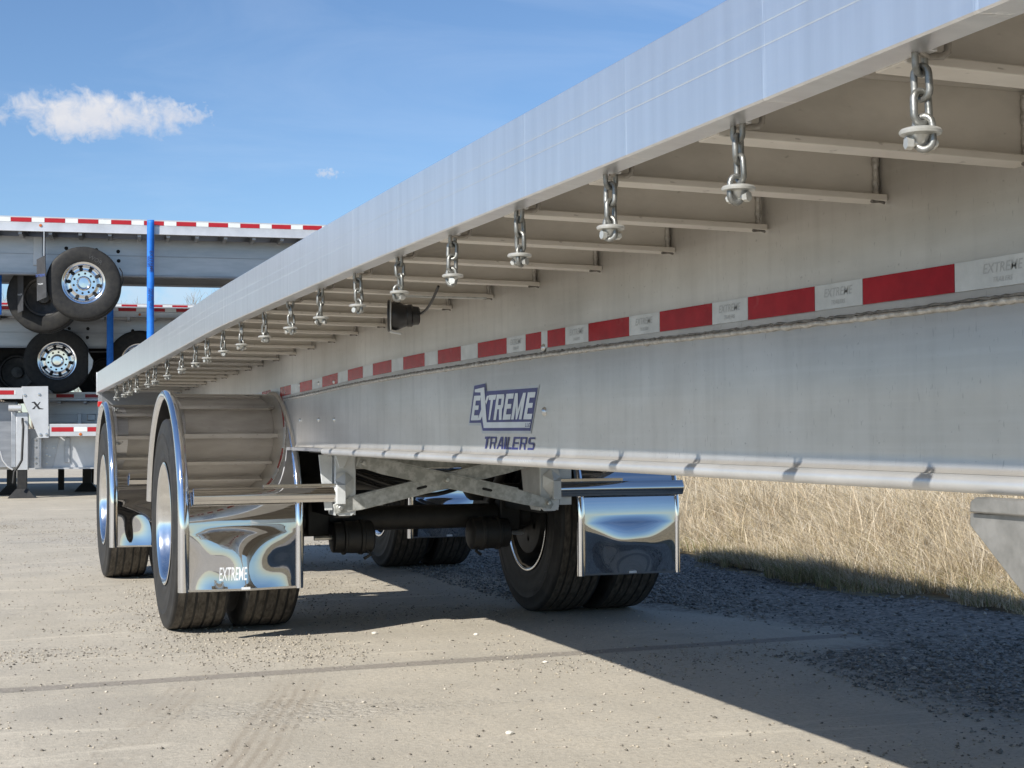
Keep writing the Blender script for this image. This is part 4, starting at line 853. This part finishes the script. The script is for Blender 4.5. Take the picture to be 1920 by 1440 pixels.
def chain_proto(flip):
    ps = []
    a0 = R(25) + (math.pi/2 if flip else 0)
    for i in range(4 if not flip else 4):
        ps.append((link_mb((0, 0, -.004-i*.0268), a0+(i % 2)*math.pi/2), 'link', 'chain_metal'))
    zb = -.004-3*.0268-.0015
    ps.append((MB().lathe([(zb+.006, .008), (zb+.007, .017), (zb+.006, .0205), (zb+.0035, .0225), (zb+.0005, .0215), (zb-.001, .012), (zb-.001, .006)], (0, 0, 0), 'z', 28), 'disc', 'disc_metal'))
    b = MB(); 
    dv = Vector((math.cos(a0), math.sin(a0), 0)); c_ = Vector((0, 0, zb-.0085))
    b.tube([c_-dv*.016, c_+dv*.018], .0040, 8); b.tube([c_-dv*.0165, c_-dv*.0095], .0072, 6); b.tube([c_+dv*.009, c_+dv*.0155], .0068, 6)
    b.lathe([(zb-.001, .012), (zb-.006, .009), (zb-.010, .005)], (0, 0, 0), 'z', 10)
    ps.append((b, 'toggle', 'disc_metal'))
    return ps
for i, px in enumerate(chain_px):
    D_ = onX(px, 600, XCH); Yc = D_.y; zt = zd(Yc)-.147
    fl = i % 2
    side = 'galvanised tie down chain with washer under the side rail, %s from the right' % ORD[i]
    if i == 0: side = 'largest and nearest tie down chain, hanging under the rail at the upper right'
    if i == 21: side = 'last and smallest tie down chain, hanging at the rear left corner of the deck'
    if i == 5: side = 'tie down chain hanging right in front of the black work light, sixth from the right'
    ch = thing('tie_down_chain', side, 'chain', (XCH+.004, Yc, zt), R(random.uniform(-12, 12)), 'tie down chains hanging under the left side rail')
    if fl not in protos:
        protos[fl] = [b.build(nm, mt_, ch, smooth=50) for b, nm, mt_ in chain_proto(fl)]
    else:
        for o in protos[fl]: dupe(o, parent=ch, loc=o.location)
    for o in [c_ for c_ in ch.children]:
        o.rotation_euler = (random.uniform(-.06, .06), random.uniform(-.06, .06), random.uniform(-.45, .45)) if o.name.startswith('link') else (0, 0, random.uniform(-.8, .8))
    # welded staple on the rail
    if staple0 is None:
        staple0 = MB().tube([(-.003, 0, .012), (-.002, -.002, .001), (.010, .004, -.001), (.030, .004, .001), (.036, .004, .006), (.037, .004, .022)], .0042, 8).build('chain_staple', 'staple_metal', T, smooth=60, loc=(XCH+.006-CX, Yc-7.5, zt))
        stb = MB().box(-.010, .012, -.012, .008, .001, .010).build('staple_block', 'flange_alu', staple0, bevel=.001)
    else:
        o = dupe(staple0, loc=(XCH+.006-CX, Yc-7.5, zt), parent=T); dupe(stb, parent=o)

# ------------------------------------------------------------------ BACKGROUND TRAILERS (stacked across the yard)
ub = Vector((.995, -.099, 0)).normalized(); nb = Vector((.099, .995, 0)).normalized(); ROTB = math.atan2(ub.y, ub.x)
B0 = Vector((.744, 23.5, 0))
def lx(px, py, off):       # local (x, z) of a pixel on the plane `off` metres behind B0
    p = onplane(px, py, B0+nb*off, nb); d = p-B0; return d.dot(ub), p.z
def tapes(T_, x0, x1, y, z0, z1, start, per=.457, red=.279):
    x = start-per*math.ceil((start-x0)/per)
    while x < x1:
        a, b_ = max(x, x0), min(x+red, x1)
        if b_-a > .02: MB().box(a, b_, y-.004, y-.001, z0, z1).build('red_tape', 'red_tape_far', T_, smooth=0)
        a, b_ = max(x+red+.003, x0), min(x+per-.003, x1)
        if b_-a > .02: MB().box(a, b_, y-.004, y-.001, z0, z1).build('white_tape', 'white_tape_far', T_, smooth=0)
        x += per
def bg_flatbed(label, off, x0, x1, ztop, railh, beamtop, seam, beambot, tape_start, tz, group='stacked flatbed trailers waiting across the yard', stubs=.82, stub0=0.3, bolts=(), beam_mat='bg_alu', width=2.55, flange=.03):
    T_ = thing('stacked_trailer', label, 'trailer', B0+nb*off, ROTB, group)
    b = MB(); b.poly([(x0, 0, ztop), (x0, 0, tz[0]-.01), (x0, -.006, tz[0]-.015), (x0, -.004, ztop-railh+.015), (x0, -.010, ztop-railh), (x0, .05, ztop-railh), (x0, .05, ztop)], (x1-x0, 0, 0)); b.build('side_rail', 'bg_alu_bright', T_, bevel=.002)
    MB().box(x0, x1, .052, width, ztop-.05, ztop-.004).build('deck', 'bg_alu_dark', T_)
    MB().box(x0, x1, width+.002, width+.05, ztop-railh, ztop).build('side_rail', 'bg_alu_bright', T_)
    tapes(T_, x0, x1, 0, tz[0], tz[1], tape_start)
    for yb_ in (.60, width-.60):
        bm_ = MB().box(x0, x1, yb_, yb_+.012, seam+.002, beamtop).build('main_beam', beam_mat, T_)
        MB().box(x0, x1, yb_-.003, yb_+.012, beambot+flange+.001, seam-.002).build('lower_web', beam_mat, bm_)
        MB().box(x0, x1, yb_-.008, yb_-.001, seam-.006, seam+.004).build('seam_weld', 'bg_alu_dark', bm_)
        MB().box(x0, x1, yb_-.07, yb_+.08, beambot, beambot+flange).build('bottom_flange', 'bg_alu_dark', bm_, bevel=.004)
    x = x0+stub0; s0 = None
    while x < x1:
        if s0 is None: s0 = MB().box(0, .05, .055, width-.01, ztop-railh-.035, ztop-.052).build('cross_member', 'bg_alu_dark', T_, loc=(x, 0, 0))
        else: dupe(s0, loc=(x, 0, 0), parent=T_)
        x += stubs/2
    for bx, bz in bolts:
        MB().lathe([(0, .028), (-.008, .026), (-.014, .016), (-.015, .001)], (bx, .597, bz), 'y', 12).build('bolt', 'hole_dark', T_, smooth=40)
    return T_
def bg_wheel(T_, x, z, y0, Rr=.52, name='tyre', inner=True, dish=True, hw=.14, dark=False, dual=True, plain=False):
    """wheel whose outer face looks towards the viewer (-y local)"""
    sw = lambda s: [(s*(hw-.03), .285), (s*(hw-.012), .30), (s*(hw-.002), .33), (s*(hw+.004), .40), (s*(hw+.002), .46), (s*(hw-.004), Rr-.03), (s*(hw-.012), Rr-.008), (s*(hw-.02), Rr-.002)]
    res = []
    for kk in range(2 if dual else 1):
        c = (x, y0+hw+kk*.335, z); pr = sw(-1)
        for g_ in (-.07, -.025, .025, .07): pr += [(g_-.006, Rr), (g_-.005, Rr-.014), (g_+.005, Rr-.014), (g_+.006, Rr)]
        ty = MB().lathe(pr+sw(1)[::-1], c, 'y', 64, caps=False).build(name, 'rubber', T_, smooth=38); res.append(ty)
        if plain:
            MB().lathe([(-.11, .292), (-.10, .26), (-.02, .25), (.02, .10), (-.06, .09), (-.07, .002)], c, 'y', 40, caps=False).build('rim', 'rim_dark', ty, smooth=40)
        elif kk == 0:
            MB().lathe([(-hw+.028, .286), (-hw+.014, .300), (-hw+.008, .300), (-hw+.010, .284), (-hw+.03, .262), (-hw+.06, .252), (-hw+.10, .246), (-hw+.125, .236), (-hw+.13, .215), (-hw+.115, .18), (-hw+.108, .165), (-hw+.108, .10), (-hw+.2, .10), (-hw+.2, .25)], c, 'y', 64, caps=False).build('rim', 'rim_alu', ty, smooth=40)
            MB().lathe([(-hw+.105, .105), (-hw+.06, .100), (-hw+.04, .088), (-hw+.03, .078), (-hw+.02, .070), (-hw+.018, .001)], c, 'y', 28).build('hub', 'chrome', ty, smooth=40)
            MB().lathe([(-hw+.1075, .108), (-hw+.1060, .172), (-hw+.1090, .174)], c, 'y', 40, caps=False).build('hub_ring', 'chrome', ty, smooth=40)
            for i in range(10):
                t = 2*math.pi*(i+.3)/10; p = (x+.142*math.cos(t), c[1]-hw+.105, z+.142*math.sin(t))
                MB().lathe([(0, .017), (-.012, .016), (-.020, .012), (-.022, .001)], p, 'y', 8).build('lug_nut', 'hole_dark', ty, smooth=0)
                t = 2*math.pi*(i+.8)/10; p = (x+.210*math.cos(t), c[1]-hw+.112, z+.210*math.sin(t))
                MB().lathe([(0, .027), (-.003, .027), (-.004, .024), (-.003, .001)], p, 'y', 14).build('hand_hole', 'hole_dark', ty, smooth=0)
        else:
            MB().lathe([(-.09, .29), (-.09, .05), (.12, .05), (.12, .29)], c, 'y', 40).build('rim', 'bg_alu_dark', ty)
    return res[0]
# --- top trailer
oA = -1.35
xA = lambda px, py=450: lx(px, py, oA)[0]
zA = lambda py, px=160: lx(px, py, oA)[1]
bolA = [(xA(121), zA(457)), (xA(179), zA(459)), (xA(221), zA(461)), (xA(222), zA(479))]
TA = bg_flatbed('topmost bare aluminium trailer of the stack with polished wheel and blue strap', oA, -12.0, 7.2, zA(408.5), zA(408.5)-zA(436), zA(436), zA(469), zA(510), xA(20), (zA(419), zA(411)), bolts=bolA, stub0=.14)
bg_wheel(TA, xA(157), lx(157, 530, oA)[1], 0.0)
bg_wheel(TA, xA(157)-.60, lx(157, 546, oA)[1], 0.95, plain=True)
# far side wheel of the same axle, axle and flaps
MB().tube([(xA(150), .5, zA(528)), (xA(150), 2.2, zA(528))], .07, 16).build('axle_tube', 'black_steel', TA)
fa = MB().poly([(xA(76), -.02, zA(480)), (xA(87), .35, zA(480)), (xA(90), .35, zA(562)), (xA(69), -.02, zA(566))], (0, .006, 0)); fa = MB().poly([(xA(68), .10, zA(487)), (xA(85), -.06, zA(481)), (xA(88), -.06, zA(559)), (xA(69), .10, zA(565))], (.006, .006, 0)).build('mud_flap', 'rubber_flap', TA)
lettering('EXTREME', .052, (xA(76.5)-.004, .017, zA(518)), (.62, -.78, 0), (0, 0, 1), 'flap_print', 'print_blue', fa, sx=1)
lettering('TRAILERS', .030, (xA(76.5)-.004, .017, zA(534)), (.62, -.78, 0), (0, 0, 1), 'flap_print', 'print_white', fa)
fb = MB().poly([(xA(24), .9, zA(509)), (xA(37), .75, zA(507)), (xA(37), .75, zA(576)), (xA(25), .9, zA(580))], (.006, .006, 0)).build('mud_flap', 'rubber_flap', TA)
lettering('TRAILERS', .032, (xA(30.5)-.005, .82, zA(545)), (.54, -.84, 0), (0, 0, 1), 'flap_print', 'print_white', fb)
MB().box(xA(82), xA(83.5), -.05, .3, zA(482), zA(436)).build('flap_bracket', 'bg_alu_bright', TA)
MB().box(xA(58), xA(75), .56, .595, zA(491), zA(437)).build('beam_post', 'bg_alu_bright', TA, bevel=.003)
MB().tube([(xA(224), .05, zA(500)), (xA(229), .05, zA(508)), (xA(231), .05, zA(524)), (xA(225), .05, zA(544))], .008, 7).build('air_hose', 'black_plastic', TA, smooth=60)
MB().lathe([(0, .022), (-.008, .020), (-.010, .001)], (xA(76), -.008, zA(425)), 'y', 12).build('marker_light', 'amber_lens', TA)
lettering('WOR', .085, (xA(179), -.006, zA(487)), (math.cos(-.5), 0, math.sin(-.5)), (math.sin(.5), 0, math.cos(.5)), 'tyre_lettering', 'lettering_rubber', TA, bold=.01)
for hx_ in (xA(118), xA(196)):
    hg = MB().poly([(hx_-.11, .50, zA(508)), (hx_+.11, .50, zA(508)), (hx_+.07, .50, zA(508)-.20), (hx_-.07, .50, zA(508)-.20)], (0, .03, 0)).build('hanger', 'bg_alu', TA, bevel=.004)
MB().tube([(xA(128), .45, zA(510)), (xA(140), .42, zA(524)), (xA(165), .42, zA(530)), (xA(200), .45, zA(511))], .014, 7).build('air_hose', 'black_plastic', TA, smooth=60)
# --- second level trailers
oB = 1.55
xB = lambda px, py=600: lx(px, py, oB)[0]
zB = lambda py, px=200: lx(px, py, oB)[1]
TB = bg_flatbed('middle aluminium trailer of the stack with a polished wheel under the topmost tyre', oB, -12.0, 6.5, zB(575.5), zB(575.5)-zB(594), zB(594), zB(620), zB(650), xB(222), (zB(583), zB(577)), bolts=[(xB(127), zB(612)), (xB(163), zB(612)), (xB(249), zB(615)), (xB(162), zB(629))], beam_mat='bg_alu', stub0=.4)
bg_wheel(TB, xB(107, 676), lx(107, 676, oB)[1], 0.0)
bg_wheel(TB, xB(262, 676), lx(262, 676, oB)[1], 0.4)
bg_wheel(TB, xB(20, 690), lx(20, 692, oB)[1], 1.3, plain=True)
bg_wheel(TB, xB(196, 690), lx(196, 692, oB)[1], 1.9, plain=True)
MB().tube([(xB(105), .5, zB(676)), (xB(105), 2.2, zB(676))], .08, 16).build('axle_tube', 'black_steel', TB)
MB().poly([(xB(166), -.02, zB(661)), (xB(175), -.02, zB(676)), (xB(173), -.02, zB(690)), (xB(166), -.02, zB(702))], (0, .02, 0)).build('axle_bracket', 'bg_alu', TB)
MB().lathe([(0, .022), (-.008, .020), (-.010, .001)], (xB(262), -.008, zB(589)), 'y', 12).build('marker_light', 'amber_lens', TB)
oC = 5.0
xC = lambda px, py=600: lx(px, py, oC)[0]
zC = lambda py, px=200: lx(px, py, oC)[1]
TC = bg_flatbed('rearmost upper trailer whose taped rail shows just above the middle trailer', oC, -14.0, 8, zC(568.5), .16, zC(590), zC(612), zC(640), xC(228), (zC(574), zC(570.5)), stub0=.4)
# --- lower trailer behind the drop deck
oD = 2.2
xD = lambda px, py=750: lx(px, py, oD)[0]
zD = lambda py, px=130: lx(px, py, oD)[1]
TD = bg_flatbed('ground level flatbed behind the drop deck with a bluish beam above the lower rail', oD, xD(60), 7.5, zD(735), zD(735)-zD(752), zD(752), zD(776), zD(798), xD(105.5), (zD(745.5), zD(739)), bolts=(), stub0=.4, flange=.05)
for xx in (xD(110), xD(170)):
    MB().box(xx-.05, xx+.05, 1.0, 1.1, 0, zD(798)).build('landing_leg', 'black_steel', TD)
MB().box(xD(162), xD(178), .5, .62, zD(788), zD(776)).build('step_tube', 'bg_alu_bright', TD, bevel=.01)
# --- drop deck trailer in front
oE = 0.0
xE = lambda px, py=800: lx(px, py, oE)[0]
zE = lambda py, px=90: lx(px, py, oE)[1]
TE = thing('drop_deck_trailer', 'drop deck trailer standing on the ground with an X mark on its white gusset', 'trailer', B0, ROTB)
xg = xE(42)
MB().box(-13, xg, -.004, .05, zE(748), zE(727)).build('upper_rail', 'bg_alu_bright', TE, bevel=.003)
tapes(TE, -13, xE(29), -.004, zE(740), zE(732), xE(-11)); 
MB().box(-13, xE(88), .052, 2.5, zE(732), zE(729)).build('upper_deck', 'bg_alu', TE)
ex = MB().poly([(xE(40), -.006, zE(725)), (xE(90), -.006, zE(724)), (xE(91.5), -.006, zE(821)), (xE(72.5), -.006, zE(821)), (xE(44), -.006, zE(752))], (0, -.012, 0)).build('gusset', 'bg_alu_bright', TE, bevel=.002)
# cut-out X mark
def XZ(x, y): return (xE(x/4.0, 680+y/4.0), -.0195, lx(x/4.0, 680+y/4.0, 0)[1])
MB().add([XZ(x_, y_) for x_, y_ in [(238,296),(262,292),(284,316),(300,340),(330,346),(322,350),(290,350),(270,326),(252,302),(238,302)]], [tuple(range(10))]).build('cut_mark', 'dark_logo', ex, smooth=0, fix=False)
MB().add([XZ(x_, y_) for x_, y_ in [(305,294),(296,296),(283,312),(279,317),(286,322),(291,316),(302,300)]], [tuple(range(7))]).build('cut_mark', 'dark_logo', ex, smooth=0, fix=False)
MB().add([XZ(x_, y_) for x_, y_ in [(271,330),(264,323),(250,340),(238,349),(258,349),(263,341)]], [tuple(range(6))]).build('cut_mark', 'dark_logo', ex, smooth=0, fix=False)
for (bx, by) in ((46.5, 741), (73.5, 739.5), (76, 815), (87, 814.5)): MB().lathe([(0, .022), (-.014, .020), (-.016, .001)], (xE(bx, by), -.019, lx(bx, by, 0)[1]), 'y', 8).build('bolt', 'bolt_metal', ex, smooth=0)
MB().box(xE(92), 9, -.004, .05, zE(818), zE(795)).build('lower_rail', 'bg_alu_bright', TE, bevel=.003)
tapes(TE, xE(95), 9, -.004, zE(809.5), zE(801), xE(96.5), per=.52, red=.32)
MB().lathe([(0, .024), (-.008, .020), (-.010, .001)], (xE(151), -.006, zE(814.5)), 'y', 10).build('marker_light', 'amber_lens', TE)
MB().box(xE(92), 9, .052, 2.5, zE(803), zE(799)).build('lower_deck', 'bg_alu', TE)
bm_ = MB().box(-13, 9, .52, .54, zE(878), zE(804)).build('main_beam', 'white_paint', TE); bm_.data.materials[0] = MATS['bg_alu_bright']
MB().box(-13, 9, .44, .62, zE(881), zE(878.3)).build('bottom_flange', 'bg_alu_bright', TE)
MB().box(xE(-60), xE(29), .30, .52, zE(878), zE(752)).build('frame_panel', 'bg_alu_dark', TE, bevel=.02)
MB().poly([(xE(56), .50, zE(822)), (xE(109), .50, zE(820)), (xE(95), .50, zE(879)), (xE(52), .50, zE(880))], (0, .015, 0)).build('doubler_plate', 'bg_alu', TE)
for (bx, by) in ((63, 825), (63, 838), (63, 858), (63, 868), (84, 839), (98, 839), (84, 853), (90, 855), (84, 868)): MB().lathe([(0, .017), (-.012, .016), (-.014, .001)], (xE(bx, by), .4995, lx(bx, by, .5)[1]), 'y', 8).build('bolt', 'bolt_metal', TE, smooth=0)
MB().box(xE(119), xE(129), .49, .518, zE(869), zE(821)).build('stiffener', 'bg_alu', TE, bevel=.004)
MB().box(xE(72.5), xE(76), .20, .50, zE(877), zE(821)).build('rib_plate', 'bg_alu_bright', TE, bevel=.003)
# landing gear: two legs on the near side and braces
def leg(xc, top, far=False, y=.05):
    lg = MB().box(xc-.085, xc+.085, y, y+.17, zE(881), zE(top)).build('landing_leg', 'bg_alu_bright', TE, bevel=.006)
    MB().box(xc-.070, xc+.070, y+.015, y+.155, .06, zE(881)).build('inner_leg', 'black_steel', lg, bevel=.005)
    MB().add([(xc-.20, y-.05, 0.004), (xc+.20, y-.05, 0.004), (xc+.20, y+.22, 0.004), (xc-.20, y+.22, 0.004), (xc-.08, y+.0, .14), (xc+.08, y+.0, .14), (xc+.08, y+.17, .14), (xc-.08, y+.17, .14)],
             [(0, 3, 2, 1), (4, 5, 6, 7), (0, 1, 5, 4), (1, 2, 6, 5), (2, 3, 7, 6), (3, 0, 4, 7)]).build('foot', 'black_steel', lg, smooth=0)
    MB().box(xc-.155, xc-.09, y+.02, y+.14, zE(876), zE(772)).build('leg_bracket', 'bg_alu', lg, bevel=.004)
    return lg
lg1 = leg(xE(41), 773); leg(xE(8), 773, y=1.4)
leg(xE(155), 860, y=2.3)
MB().tube([(xE(42), .02, zE(785)), (xE(43), -.06, zE(792)), (xE(44.5), -.08, zE(800)), (xE(42), -.09, zE(862)), (xE(36), -.10, zE(873)), (xE(28), -.10, zE(884)), (xE(26), -.10, zE(905))], .018, 9).build('crank_handle', 'black_steel', TE, smooth=60)
MB().tube([(xE(16), .0, zE(765)), (xE(40), .0, zE(765))], .05, 12).build('cross_shaft', 'bg_alu_bright', TE, smooth=50)
MB().tube([(xE(0), .05, zE(845)), (xE(5), .05, zE(862)), (xE(14), .05, zE(874)), (xE(24), .05, zE(880))], .015, 8).build('brace_rod', 'bg_alu_bright', TE, smooth=60)

# blue lashing straps
def strap(px0, px1, y0, y1, off, label, texts=()):
    x0, _ = lx(px0, 500, off); x1, _ = lx(px1, 500, off); z1 = lx(px0, y0, off)[1]; z0 = lx(px0, y1, off)[1]
    S = thing('lashing_strap', label, 'strap', B0+nb*off, ROTB, 'blue straps tying down the stacked trailers'); 
    n_ = 40; V = []
    for i in range(n_+1):
        z = z0+(z1-z0)*i/n_; tw = .006*math.sin(i*.35)
        V += [(x0, tw, z), (x1, -tw, z)]
    wb = MB().add(V, [(2*i, 2*i+1, 2*i+3, 2*i+2) for i in range(n_)]).build('webbing', 'strap_blue', S, smooth=60, fix=False)
    sm = wb.modifiers.new('solid', 'SOLIDIFY'); sm.thickness = .004
    for (tx, py, size, dxx) in texts:
        z = lx(px0, py, off)[1]; xm = (x0+x1)/2+dxx
        lettering(tx, size, (xm, -.012, z), (0, 0, -1), (1, 0, 0), 'strap_print', 'strap_ink', wb, bold=.01)
    return S
strap(275.5, 289, 412, 640, oA-.06, 'bright blue printed strap hanging from the topmost trailer rail, sunlit and longest', (('EXTREME', .062, .015), ) and (('EXTREME', 490, .075, .010), ('TRAILERS', 490, .040, -.035), ('5400 LBS', 552, .045, .025), ('2450 KGS', 552, .045, -.022), ('WLL', 573, .045, .0)))
strap(200.5, 213, 570, 700, oB-.10, 'shorter dark blue strap between the two stacked wheels', ())
strap(-8, 3.5, 500, 590, oA+.9, 'piece of blue strap at the left edge of the photo beside the mud flap', ())

# ------------------------------------------------------------------ bare trees far behind
def bare_tree(base, h, seed, label):
    rn = random.Random(seed); t_ = thing('bare_tree', label, 'tree', base, 0, 'leafless trees behind the stacked trailers')
    tr, crn = MB(), MB()
    def grow(p, d, ln, r, depth):
        q = p + d*ln; mid = p.lerp(q, .5)+Vector((rn.uniform(-1, 1), rn.uniform(-1, 1), 0))*ln*.06
        (tr if depth < 1 else crn).tube([p, mid, q], lambda t: r*(1-.35*t), 5 if depth < 3 else 3, caps=False)
        if depth >= 6 or ln < .12: return
        for i in range(rn.choice((2, 3, 3)) if depth else 5):
            a = rn.uniform(0, 6.28); sp = rn.uniform(.3, .75); o1 = d.orthogonal().normalized(); o2 = d.cross(o1)
            nd = (d + (o1*math.cos(a)+o2*math.sin(a))*sp + Vector((0, 0, .18))).normalized()
            st = q if i == 0 else p.lerp(q, rn.uniform(.55, 1))
            grow(st, nd, ln*rn.uniform(.62, .8), r*.6, depth+1)
    grow(Vector((0, 0, 0)), Vector((rn.uniform(-.08, .08), 0, 1)).normalized(), h*.30, h*.014, 0)
    tr.build('trunk', 'bark', t_, smooth=60, fix=False); crn.build('crown', 'bark', t_, smooth=0, fix=False)
TREES = [(250, 62, 7.4, 'leafless tree seen between the stack and the blue strap, left one of the gap'), (305, 66, 7.6, 'leafless tree showing right of the bright blue strap in the gap'), (345, 63, 7.9, 'tallest leafless tree, just above the rail at the right end of the gap'),
         (14, 60, 7.6, 'leafless tree at the left edge of the photo under the top trailer'), (165, 58, 4.4, 'low leafless brush seen beneath the wheels of the middle trailer'), (215, 58, 6.4, 'leafless tree hidden mostly behind the middle wheel'), (60, 57, 5.0, 'leafless tree behind the lower left wheels'), (400, 70, 7.0, 'leafless tree behind the long side rail')]
for i, (px, D_, h, lb) in enumerate(TREES):
    r_ = ray(px, 811); p = CPOS + r_*(D_/r_.dot(FW)); bare_tree((p.x, p.y, 0), h, 11+i, lb)
